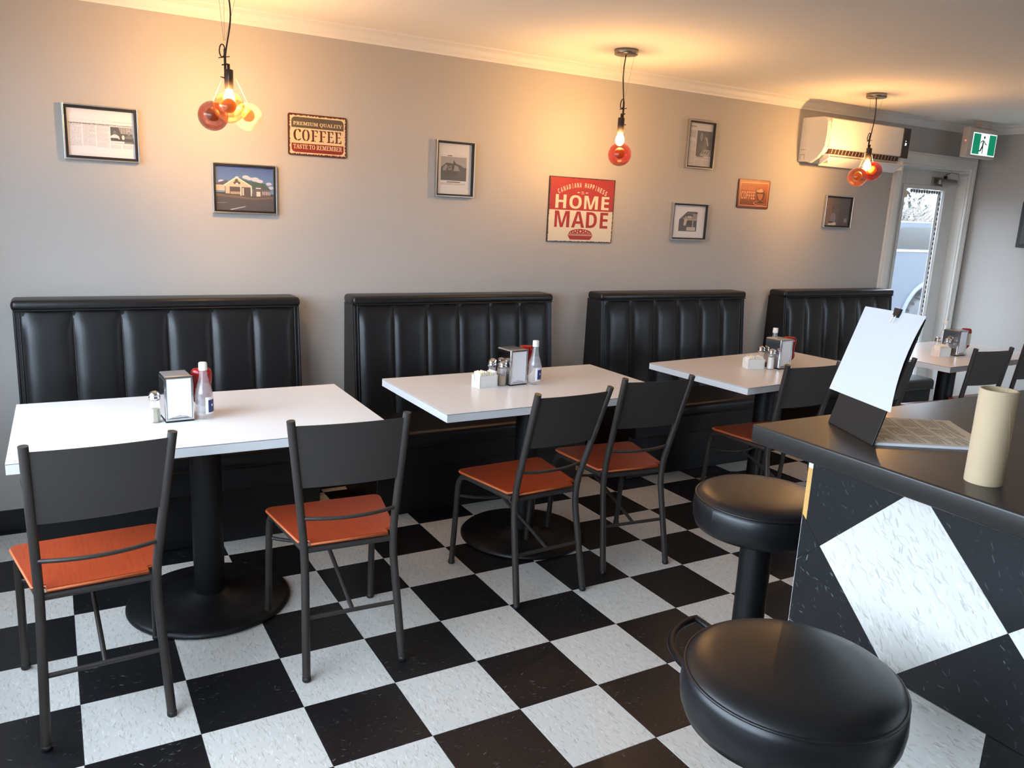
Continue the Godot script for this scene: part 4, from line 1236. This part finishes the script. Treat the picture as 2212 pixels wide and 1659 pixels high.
func signs() -> void:
	# coffee sign in three bands
	var cream := c8(222, 196, 156)
	var im := Image.create(600, 410, false, Image.FORMAT_RGB8); im.fill(cream)
	var rr := func(x0: float, y0: float, x1: float, y1: float, r: float, col: Color) -> void:
		var p := []
		for v in rrect(x0, y0, x1, y1, r, 6): p.append(Vector2(v.x, v.y / (410.0 / 600.0)))
		fill_poly(im, p, col)
	rr.call(0.055, 0.055, 0.945, 0.63, 0.065, c8(92, 82, 68))
	fr(im, 0.0, 0.335, 1.0, 0.715, cream)
	rr.call(0.055, 0.40, 0.945, 0.63, 0.065, c8(134, 48, 40)); fr(im, 0.0, 0.335, 1.0, 0.705, cream)
	worn_border(im, 0.042, c8(96, 44, 28), c8(74, 44, 30), 11); grain(im, 0.03, 7)
	var t := tin_sign("coffee_sign", "worn tin sign in green, cream and red bands reading premium quality coffee", -0.462, 1.766, -0.166, 1.964, 0.010, im, c8(92, 52, 36))
	var cm := mat(cream, 0.45)
	var br := mat(c8(84, 46, 32), 0.45)
	letters("lettering", "PREMIUM QUALITY", "serif_bold", Rect2(-0.123, 0.040, 0.246, 0.021), 0.0087, cm, t)
	var xs := [-0.122, -0.079, -0.035, 0.006, 0.046, 0.086]
	for k in 6: letters("lettering", "COFFEE"[k], "serif_bold", Rect2(xs[k], -0.029, 0.037 if k < 2 else 0.034, 0.055), 0.0087, br, t)
	var s := st()   # the bridges of the stencil letters
	for k in 6:
		var x: float = xs[k] + (0.017 if k == 0 else 0.0175 if k == 1 else 0.0165)
		if k < 2:
			for y in [-0.030, 0.018]: box(s, Vector3(x, y, 0.0086), Vector3(x + 0.003, y + 0.010, 0.0090))
		else: box(s, Vector3(x, -0.030, 0.0086), Vector3(x + 0.0025, 0.027, 0.0090))
	part("stencil_bridge", done(s), cm, t)
	letters("lettering", "TASTE TO REMEMBER", "serif_bold", Rect2(-0.123, -0.067, 0.246, 0.021), 0.0087, cm, t)
	# home made sign
	im = Image.create(512, 512, false, Image.FORMAT_RGB8); im.fill(c8(214, 204, 182)); fr(im, 0, 0, 1, 0.505, c8(160, 50, 40))
	worn_border(im, 0.012, c8(60, 46, 36), c8(48, 38, 30), 13); grain(im, 0.03, 8)
	t = tin_sign("home_made_sign", "square red over cream tin sign reading home made, with a pie", 1.066, 1.377, 1.545, 1.758, 0.002, im, c8(62, 46, 38))
	var pale := mat(c8(226, 206, 178), 0.45)
	var rd := mat(c8(156, 44, 36), 0.45)
	letters("lettering", "HOME", "sans_bold", Rect2(-0.192, 0.008, 0.392, 0.079), 0.0087, pale, t)
	letters("lettering", "MADE", "sans_bold", Rect2(-0.192, -0.104, 0.392, 0.096), 0.0087, rd, t)
	letters("lettering", "IS", "sans", Rect2(-0.009, 0.094, 0.018, 0.017), 0.0087, pale, t)
	s = st()
	for sd in [-1, 1]: prism(s, PackedVector2Array([Vector2(sd * 0.018, 0.103), Vector2(sd * 0.030, 0.107), Vector2(sd * 0.042, 0.103), Vector2(sd * 0.030, 0.100)]), 0.0084, 0.0088)
	part("ornament", done(s), pale, t)
	var words := "CANADIANA HAPPINESS"
	for k in words.length():
		if words[k] == " ": continue
		var u := (k - 9.0) / 9.0
		var x := u * 0.172
		var y := 0.148 - 0.042 * u * u
		letters("lettering", words[k], "sans_bold", Rect2(x - (0.0022 if words[k] == "I" else 0.0062), y - 0.014, 0.0044 if words[k] == "I" else 0.0124, 0.028), 0.0087, pale, t, -u * 0.42)
	s = st()
	var pie := PackedVector2Array()
	for i in 15: pie.append(Vector2(0.085 * cos(PI * i / 14.0), -0.141 + 0.030 * sin(PI * i / 14.0)))
	prism(s, pie, 0.0084, 0.0088)
	prism(s, PackedVector2Array([Vector2(-0.092, -0.148), Vector2(-0.088, -0.143), Vector2(0.088, -0.143), Vector2(0.092, -0.148)]), 0.0084, 0.0088)
	prism(s, PackedVector2Array([Vector2(-0.092, -0.151), Vector2(-0.074, -0.176), Vector2(0.074, -0.176), Vector2(0.092, -0.151)]), 0.0084, 0.0088)
	part("pie", done(s), rd, t)
	s = st()
	for q in [[0, -0.126, 0.009], [-0.038, -0.125, 0.007], [0.038, -0.125, 0.007], [-0.055, -0.131, 0.005], [0.055, -0.131, 0.005], [-0.020, -0.119, 0.004], [0.020, -0.119, 0.004], [-0.022, -0.133, 0.005], [0.022, -0.133, 0.005], [-0.070, -0.135, 0.004], [0.070, -0.135, 0.004]]:
		var star := PackedVector2Array()
		for i in 10: star.append(Vector2(q[0] + q[2] * (1.0 if i % 2 == 0 else 0.5) * sin(TAU * i / 10.0), q[1] + q[2] * (1.0 if i % 2 == 0 else 0.5) * cos(TAU * i / 10.0)))
		prism(s, star, 0.0088, 0.0091)
	part("pie_stars", done(s), pale, t)
	# fresh brewed coffee sign
	im = Image.create(400, 300, false, Image.FORMAT_RGB8)
	for y in 300: im.fill_rect(Rect2i(0, y, 400, 1), c8(190, 92, 46).lerp(c8(104, 46, 32), y / 299.0))
	fp(im, [0.06, 0.10, 0.94, 0.08, 0.95, 0.12, 0.06, 0.135], c8(222, 160, 104)); fr(im, 0.055, 0.1, 0.075, 0.92, c8(212, 146, 104)); fr(im, 0.935, 0.1, 0.952, 0.92, c8(196, 128, 96)); fr(im, 0.06, 0.89, 0.95, 0.925, c8(196, 136, 104))
	fe(im, 0.70, 0.81, 0.19, 0.075, c8(196, 128, 100)); fe(im, 0.71, 0.80, 0.17, 0.06, c8(70, 36, 26)); fe(im, 0.72, 0.78, 0.14, 0.045, c8(176, 108, 80)); fe(im, 0.73, 0.775, 0.12, 0.035, c8(70, 36, 26))
	fp(im, [0.56, 0.44, 0.86, 0.44, 0.82, 0.66, 0.72, 0.76, 0.62, 0.68], c8(66, 32, 22)); fp(im, [0.60, 0.48, 0.80, 0.48, 0.79, 0.62, 0.72, 0.73, 0.65, 0.64], c8(172, 92, 58)); fe(im, 0.70, 0.40, 0.13, 0.065, c8(66, 32, 22)); fe(im, 0.69, 0.385, 0.11, 0.05, c8(204, 150, 112)); fe(im, 0.72, 0.335, 0.045, 0.03, c8(204, 150, 112))
	worn_border(im, 0.022, c8(66, 34, 20), c8(90, 52, 24), 17); grain(im, 0.03, 9)
	t = tin_sign("coffee_cup_sign", "small orange brown tin coffee sign with a cup, between two pictures on the right", 2.584, 1.638, 2.883, 1.831, 0.010, im, c8(74, 40, 26))
	letters("lettering", "FRESH BREWED", "sans_bold", Rect2(-0.118, 0.022, 0.128, 0.025), 0.0087, mat(c8(206, 116, 66), 0.45), t)
	letters("lettering", "COFFEE", "sans_bold", Rect2(-0.120, -0.036, 0.130, 0.052), 0.0087, mat(c8(216, 150, 112), 0.45), t)

# ------------------------------------------------------------------ condiments on the tables
func shaker(label: String, at: Vector3, fill: Color, level: float) -> void:
	var t := thing("shaker", label, "shaker", at, rng.randf(), "glass shakers on the tables")
	var s := st(); lathe(s, [Vector2(0, 0.0), Vector2(0.0205, 0.0), Vector2(0.022, 0.004), Vector2(0.0165, 0.078), Vector2(0.0155, 0.084)], 8, Vector3.ZERO, -1); part("glass_body", done(s), M.clear, t)
	s = st(); lathe(s, [Vector2(0, 0.004), Vector2(0.019, 0.004), Vector2(0.019 - level * 0.055, level), Vector2(0, level + 0.002)], 8, Vector3.ZERO, -1)
	part("salt" if fill.r > 0.8 else "pepper", done(s), mat(fill, 0.9), t)
	s = st(); lathe(s, [Vector2(0.0155, 0.083), Vector2(0.0195, 0.083), Vector2(0.0195, 0.094), Vector2(0.0175, 0.096), Vector2(0.019, 0.099), Vector2(0.019, 0.104), Vector2(0.014, 0.112), Vector2(0.006, 0.115), Vector2(0, 0.1155)], 24); part("chrome_lid", done(s), M.chrome, t)

func dispenser(label: String, at: Vector3, turn: float) -> void:
	var t := thing("napkin_dispenser", label, "napkin dispenser", at, turn, "chrome napkin dispensers on the tables")
	var s := st(); box(s, Vector3(-0.048, 0.004, -0.058), Vector3(0.048, 0.168, 0.052), 0.006); part("case", done(s), M.chrome, t)
	s = st(); box(s, Vector3(-0.048, 0.0, -0.058), Vector3(0.048, 0.004, 0.056)); part("foot", done(s), M.black, t)
	# napkin face framed by the case lips
	s = st()
	var p := PackedVector2Array()
	for q in [[-0.041, 0.158], [-0.041, 0.014]]: p.append(Vector2(q[0], q[1]))
	for i in 9: p.append(Vector2(-0.033 + 0.066 * i / 8.0, 0.016 + 0.009 * sin(PI * i / 8.0) + 0.002 * sin(i * 2.1)))
	for q in [[0.041, 0.014], [0.041, 0.158]]: p.append(Vector2(q[0], q[1]))
	prism(s, p, 0.052, 0.0545); part("napkins", done(s), M.paper, t)
	s = st()
	for x in [-0.048, 0.0435]: box(s, Vector3(x, 0.006, 0.052), Vector3(x + 0.0045, 0.166, 0.058), 0.0015)
	box(s, Vector3(-0.048, 0.159, 0.052), Vector3(0.048, 0.168, 0.058), 0.0015); box(s, Vector3(-0.044, 0.006, 0.052), Vector3(0.044, 0.014, 0.0565), 0.001)
	part("face_lip", done(s), M.chrome, t)
	s = st(); box(s, Vector3(-0.0488, 0.012, -0.05), Vector3(-0.048, 0.155, 0.045)); part("side_panel", done(s), M.chrome, t)
	s = st(); box(s, Vector3(0.048, 0.012, -0.05), Vector3(0.0488, 0.155, 0.045)); part("side_panel", done(s), M.chrome, t)

func vinegar(label: String, at: Vector3, turn: float) -> void:
	var t := thing("vinegar_bottle", label, "bottle", at, turn, "clear bottles with white caps on the tables")
	var s := st(); lathe(s, [Vector2(0, 0.004), Vector2(0.022, 0.0), Vector2(0.0295, 0.006), Vector2(0.0315, 0.02), Vector2(0.031, 0.075), Vector2(0.032, 0.09), Vector2(0.029, 0.108), Vector2(0.020, 0.135), Vector2(0.0145, 0.16), Vector2(0.0125, 0.182)], 28); part("bottle", done(s), M.clear, t)
	s = st(); lathe(s, [Vector2(0, 0.007), Vector2(0.0275, 0.009), Vector2(0.0295, 0.022), Vector2(0.029, 0.075), Vector2(0.0299, 0.09), Vector2(0.027, 0.108), Vector2(0.019, 0.132), Vector2(0, 0.133)], 24); part("liquid", done(s), glass(Color(0.90, 0.90, 0.92), 0.10), t)
	s = st(); lathe(s, [Vector2(0.0, 0.181), Vector2(0.0148, 0.181), Vector2(0.0152, 0.185), Vector2(0.0148, 0.207), Vector2(0.013, 0.210), Vector2(0, 0.210)], 24); part("white_cap", done(s), M.plastic_white, t)
	var patch := func(a0: float, a1: float, y0: float, y1: float, r: float) -> ArrayMesh:
		var m := st(); m.set_smooth_group(0)
		for k in 8:
			var t0 := lerpf(a0, a1, k / 8.0)
			var t1 := lerpf(a0, a1, (k + 1) / 8.0)
			quad(m, Vector3(sin(t0) * r, y0, cos(t0) * r), Vector3(sin(t1) * r, y0, cos(t1) * r), Vector3(sin(t1) * r, y1, cos(t1) * r), Vector3(sin(t0) * r, y1, cos(t0) * r))
		return done(m)
	part("label", patch.call(0.1, 1.9, 0.022, 0.085, 0.0323), M.paper, t)
	part("label_print", patch.call(0.42, 1.55, 0.028, 0.074, 0.0327), mat(c8(42, 52, 110), 0.5), t)
	part("label_print", patch.call(0.8, 1.0, 0.050, 0.058, 0.0329), M.paper, t)

func ketchup(label: String, at: Vector3, turn: float) -> void:
	var t := thing("ketchup_bottle", label, "bottle", at, turn, "red ketchup bottles on the tables")
	var s := st(); lathe(s, [Vector2(0, 0.0), Vector2(0.021, 0.0), Vector2(0.022, 0.004), Vector2(0.020, 0.026), Vector2(0, 0.027)], 24); part("cap", done(s), M.plastic_white, t)
	s = st()
	lathe(s, [Vector2(0.016, 0.026), Vector2(0.024, 0.034), Vector2(0.036, 0.050), Vector2(0.0385, 0.065), Vector2(0.034, 0.085), Vector2(0.033, 0.105), Vector2(0.037, 0.13), Vector2(0.0385, 0.15), Vector2(0.035, 0.164), Vector2(0.028, 0.170), Vector2(0, 0.171)], 32, Vector3.ZERO, 0, 1.0, 0.72)
	part("bottle", done(s), M.red_sauce, t)
	s = st(); s.set_smooth_group(0)
	for k in 8:
		var q := []
		for kk in [k, k + 1]:
			var a := lerpf(-0.95, 0.95, kk / 8.0)
			q.append(Vector3(sin(a) * 0.0392, 0.062, cos(a) * 0.0392 * 0.74)); q.append(Vector3(sin(a) * 0.0385, 0.140, cos(a) * 0.0385 * 0.74))
		quad(s, q[0], q[2], q[3], q[1])
	part("label", done(s), mat(c8(206, 196, 170), 0.5), t)

func caddy(label: String, at: Vector3, turn: float) -> void:
	var t := thing("sugar_caddy", label, "sugar caddy", at, turn, "white packet caddies on the tables")
	var w := 0.05
	var d := 0.034
	var s := st()
	box(s, Vector3(-w, 0, -d), Vector3(w, 0.004, d), 0.001)
	box(s, Vector3(-w, 0.004, d - 0.004), Vector3(w, 0.056, d), 0.001); box(s, Vector3(-w, 0.004, -d), Vector3(w, 0.056, -d + 0.004), 0.001)
	# ends dip in the middle so that packets can be taken
	var xf := Transform3D(Basis(Vector3(0, 0, 1), Vector3(0, 1, 0), Vector3(-1, 0, 0)), Vector3.ZERO)
	var e := PackedVector2Array([Vector2(-d, 0.004), Vector2(d, 0.004), Vector2(d, 0.056), Vector2(d * 0.6, 0.056), Vector2(d * 0.4, 0.036), Vector2(-d * 0.4, 0.036), Vector2(-d * 0.6, 0.056), Vector2(-d, 0.056)])
	prism(s, e, -w, -w + 0.004, xf); prism(s, e, w - 0.004, w, xf)
	part("box", done(s), M.plastic_white, t)
	var cols := [c8(244, 242, 236), c8(240, 232, 214), c8(246, 238, 190), c8(244, 242, 236), c8(232, 224, 216)]
	for k in 11:
		s = st()
		var h := 0.058 + 0.012 * rng.randf()
		rbox(s, Vector3(0, h / 2 + 0.005, 0), Vector3(0.0055, h, 0.052), 0.002, 1, -1)
		var o := part("packet", done(s), mat(cols[k % 5], 0.7), t, Vector3(-0.041 + k * 0.0082, 0.0, 0.0))
		o.rotation.z = 0.0

func condiments() -> void:
	var Y := 0.75
	# leftmost table
	dispenser("chrome napkin dispenser on the leftmost table, beside the single pepper shaker", Vector3(-1.148, Y, 0.395), 0.06)
	shaker("glass pepper shaker with dented chrome lid, alone on the leftmost table", Vector3(-1.224, Y, 0.425), c8(160, 150, 124), 0.050)
	vinegar("clear vinegar bottle with white cap and blue label on the leftmost table", Vector3(-1.058, Y, 0.425), -0.1)
	ketchup("red ketchup bottle behind the vinegar on the leftmost table", Vector3(-1.050, Y, 0.335), 3.1)
	# second table
	dispenser("chrome napkin dispenser on the second table, its reflective left side showing", Vector3(0.348, Y, 0.245), 0.13)
	shaker("glass pepper shaker in front of two others on the second table", Vector3(0.279, Y, 0.278), c8(150, 128, 92), 0.046)
	shaker("glass shaker behind the sugar caddy, left of the pepper on the second table", Vector3(0.250, Y, 0.226), c8(240, 238, 232), 0.052)
	shaker("glass shaker tucked between pepper and napkin dispenser on the second table", Vector3(0.268, Y, 0.200), c8(240, 238, 232), 0.040)
	caddy("white sugar caddy with a yellow packet on the second table", Vector3(0.190, Y, 0.272), 0.12)
	vinegar("clear vinegar bottle with white cap and blue label on the second table", Vector3(0.440, Y, 0.300), -0.5)
	ketchup("red ketchup bottle behind the napkin dispenser on the second table", Vector3(0.450, Y, 0.205), 2.9)
	# third table
	dispenser("chrome napkin dispenser with slanted napkin on the third table", Vector3(2.025, Y, 0.345), 0.06)
	shaker("full glass salt shaker in front on the third table", Vector3(1.945, Y, 0.372), c8(240, 238, 232), 0.066)
	shaker("glass shaker behind the sugar caddy on the third table", Vector3(1.955, Y, 0.285), c8(170, 150, 110), 0.02)
	caddy("white sugar caddy on the third table, left of the salt shaker", Vector3(1.862, Y, 0.325), -0.30)
	vinegar("clear bottle with white cap behind the napkin dispenser on the third table", Vector3(2.085, Y, 0.255), 0.5)
	ketchup("red ketchup bottle right of the napkin dispenser on the third table", Vector3(2.118, Y, 0.335), 2.4)
	# furthest table
	dispenser("dark reflecting chrome napkin dispenser on the furthest table", Vector3(3.655, Y, 0.375), 0.05)
	shaker("glass shaker behind the sugar caddy on the furthest table, the left one", Vector3(3.535, Y, 0.335), c8(240, 238, 232), 0.03)
	shaker("glass shaker beside the napkin dispenser on the furthest table, the right one", Vector3(3.560, Y, 0.385), c8(150, 130, 100), 0.04)
	caddy("cream lit sugar caddy on the furthest table", Vector3(3.505, Y, 0.385), -0.1)
	vinegar("clear bottle behind the napkin dispenser on the furthest table", Vector3(3.700, Y, 0.270), 0.5)
	ketchup("red ketchup bottle with beige label on the furthest table", Vector3(3.772, Y, 0.370), -0.5)

# ------------------------------------------------------------------ things on the bar
func counter_things() -> void:
	var Y := 1.09
	# leaning display board with a blank sheet clipped on
	var A := Vector3(0.096, Y, 2.211)
	var d := Vector3(-0.401, 0, 0.916)
	var lean := deg_to_rad(15.0)
	var u := Vector3(0.916 * sin(lean), cos(lean), 0.401 * sin(lean))
	var n := d.cross(u).normalized()
	var b := Basis(d, u, n)
	var t := thing("display_board", "black display stand on the bar holding a blank white sheet", "stand", A)
	t.basis = b
	var s := st(); box(s, Vector3(0.0, 0.001, -0.004), Vector3(0.197, 0.292, 0.0), 0.001); part("board", done(s), M.black, t)
	s = st()
	# back leg reaching the counter behind
	var foot := b.inverse() * Vector3(0.062, 0, 0.026)
	var p0 := Vector3(0.03, 0.20, -0.004)
	var p1 := Vector3(0.09, 0.20, -0.004)
	quad(s, p1, p0, Vector3(0.03, 0, 0) + foot, Vector3(0.09, 0, 0) + foot)
	part("back_leg", done(s), M.black, t)
	var sheet := thing("blank_sheet", "blank white paper sheet clipped to the black stand on the bar", "paper", A)
	sheet.basis = b
	s = st(); s.set_smooth_group(0)
	var c := [Vector3(-0.047, 0.076, 0), Vector3(0.215, 0.083, 0), Vector3(0.202, 0.298, 0), Vector3(-0.033, 0.290, 0)]
	var N := 8
	var g := []
	for j in N + 1:
		var row := []
		for i in N + 1:
			var a: Vector3 = c[0].lerp(c[1], i / float(N)).lerp(c[3].lerp(c[2], i / float(N)), j / float(N))
			var uu := i / float(N)
			var vv := j / float(N)
			a.z = 0.002 + 0.010 * pow(uu, 3) * vv * (1.0 - vv) * 2.0
			a.x -= 0.010 * pow(uu, 4) * sin(PI * vv)
			row.append(a)
		g.append(row)
	for j in N:
		for i in N: quad(s, g[j][i], g[j][i + 1], g[j + 1][i + 1], g[j + 1][i])
	part("sheet", done(s), mat(c8(206, 206, 210), 0.75), sheet)
	var clip := thing("binder_clip", "small black binder clip on top of the blank sheet", "binder clip", A)
	clip.basis = b
	s = st(); prism(s, PackedVector2Array([Vector2(0.093, 0.301), Vector2(0.117, 0.301), Vector2(0.113, 0.281), Vector2(0.097, 0.281)]), 0.003, 0.009); part("clip_body", done(s), M.black, clip)
	s = st()
	for x in [0.100, 0.110]: tube(s, [Vector3(x, 0.284, 0.0095), Vector3(x - 0.001, 0.268, 0.0105)], 0.0009, 6)
	part("wire_handle", done(s), M.chrome, clip)
	# stack of printed menus
	var F := Vector3(0.025, Y, 2.384)
	var ex := (Vector3(0.245, 0, 2.516) - Vector3(0.025, 0, 2.384)).normalized()
	var menu := thing("menu_stack", "stack of printed paper menus lying on the bar before the black stand", "menus", F)
	var bz := ex.cross(Vector3.UP).normalized()   # away from the viewer is -bz
	menu.basis = Basis(ex, Vector3.UP, bz)
	s = st(); box(s, Vector3(0, 0.0, -0.216), Vector3(0.279, 0.006, 0)); part("sheets", done(s), M.paper, menu)
	var im := Image.create(720, 560, false, Image.FORMAT_RGB8); im.fill(c8(240, 228, 204))
	for k in 5:
		var y := 0.16 + k * 0.19
		for q in 44:
			if q % 2 == 0: fp(im, [0.03 + q * 0.021, y, 0.045 + q * 0.021, y, 0.041 + q * 0.021, y + 0.018, 0.026 + q * 0.021, y + 0.018], c8(50, 44, 40))
		text_block(im, 0.05, y + 0.035, 0.30, y + 0.15, 6, c8(80, 72, 66), 80 + k); text_block(im, 0.36, y + 0.035, 0.62, y + 0.15, 6, c8(80, 72, 66), 90 + k); text_block(im, 0.68, y + 0.035, 0.95, y + 0.15, 6, c8(80, 72, 66), 100 + k)
	text_block(im, 0.05, 0.085, 0.62, 0.145, 4, c8(80, 72, 66), 110)
	var pm := image_mat(im, 0.7)
	s = st(); s.set_smooth_group(0)
	var mg := []
	var my := 0.0065
	for j in 9:
		var row := []
		for i in 9:
			var uu := i / 8.0
			var vv := j / 8.0
			row.append([Vector3(0.279 * uu, my + 0.016 * pow(maxf(0.0, vv - 0.4), 2.0), -0.216 * vv), Vector2(1.0 - vv, 1.0 - uu)])
		mg.append(row)
	for j in 8:
		for i in 8:
			var q := [mg[j][i], mg[j][i + 1], mg[j + 1][i + 1], mg[j + 1][i]]
			for k in [0, 2, 1, 0, 3, 2]:
				s.set_uv(q[k][1]); s.add_vertex(q[k][0])
	part("top_page", done(s), pm, menu)
	# cardboard tube standing on end
	var tb := thing("cardboard_tube", "brown cardboard tube standing on the bar at the right", "cardboard tube", Vector3(0.013, Y, 2.638))
	s = st(); lathe(s, [Vector2(0.0275, 0.0005), Vector2(0.0325, 0.0), Vector2(0.033, 0.001), Vector2(0.033, 0.181), Vector2(0.0325, 0.182), Vector2(0.0275, 0.182), Vector2(0.0275, 0.0005)], 48); part("tube", done(s), M.card, tb)
	s = st()
	var sp := []
	for i in 9:
		var a := -0.35 + 0.55 * i / 8.0
		sp.append(Vector3(sin(a) * 0.0331, 0.15 - 0.085 * i / 8.0 + rng.randf_range(-0.002, 0.002), cos(a) * 0.0331))
	tube(s, sp, 0.0006, 5); part("torn_seam", done(s), mat(c8(178, 150, 114), 0.9), tb)
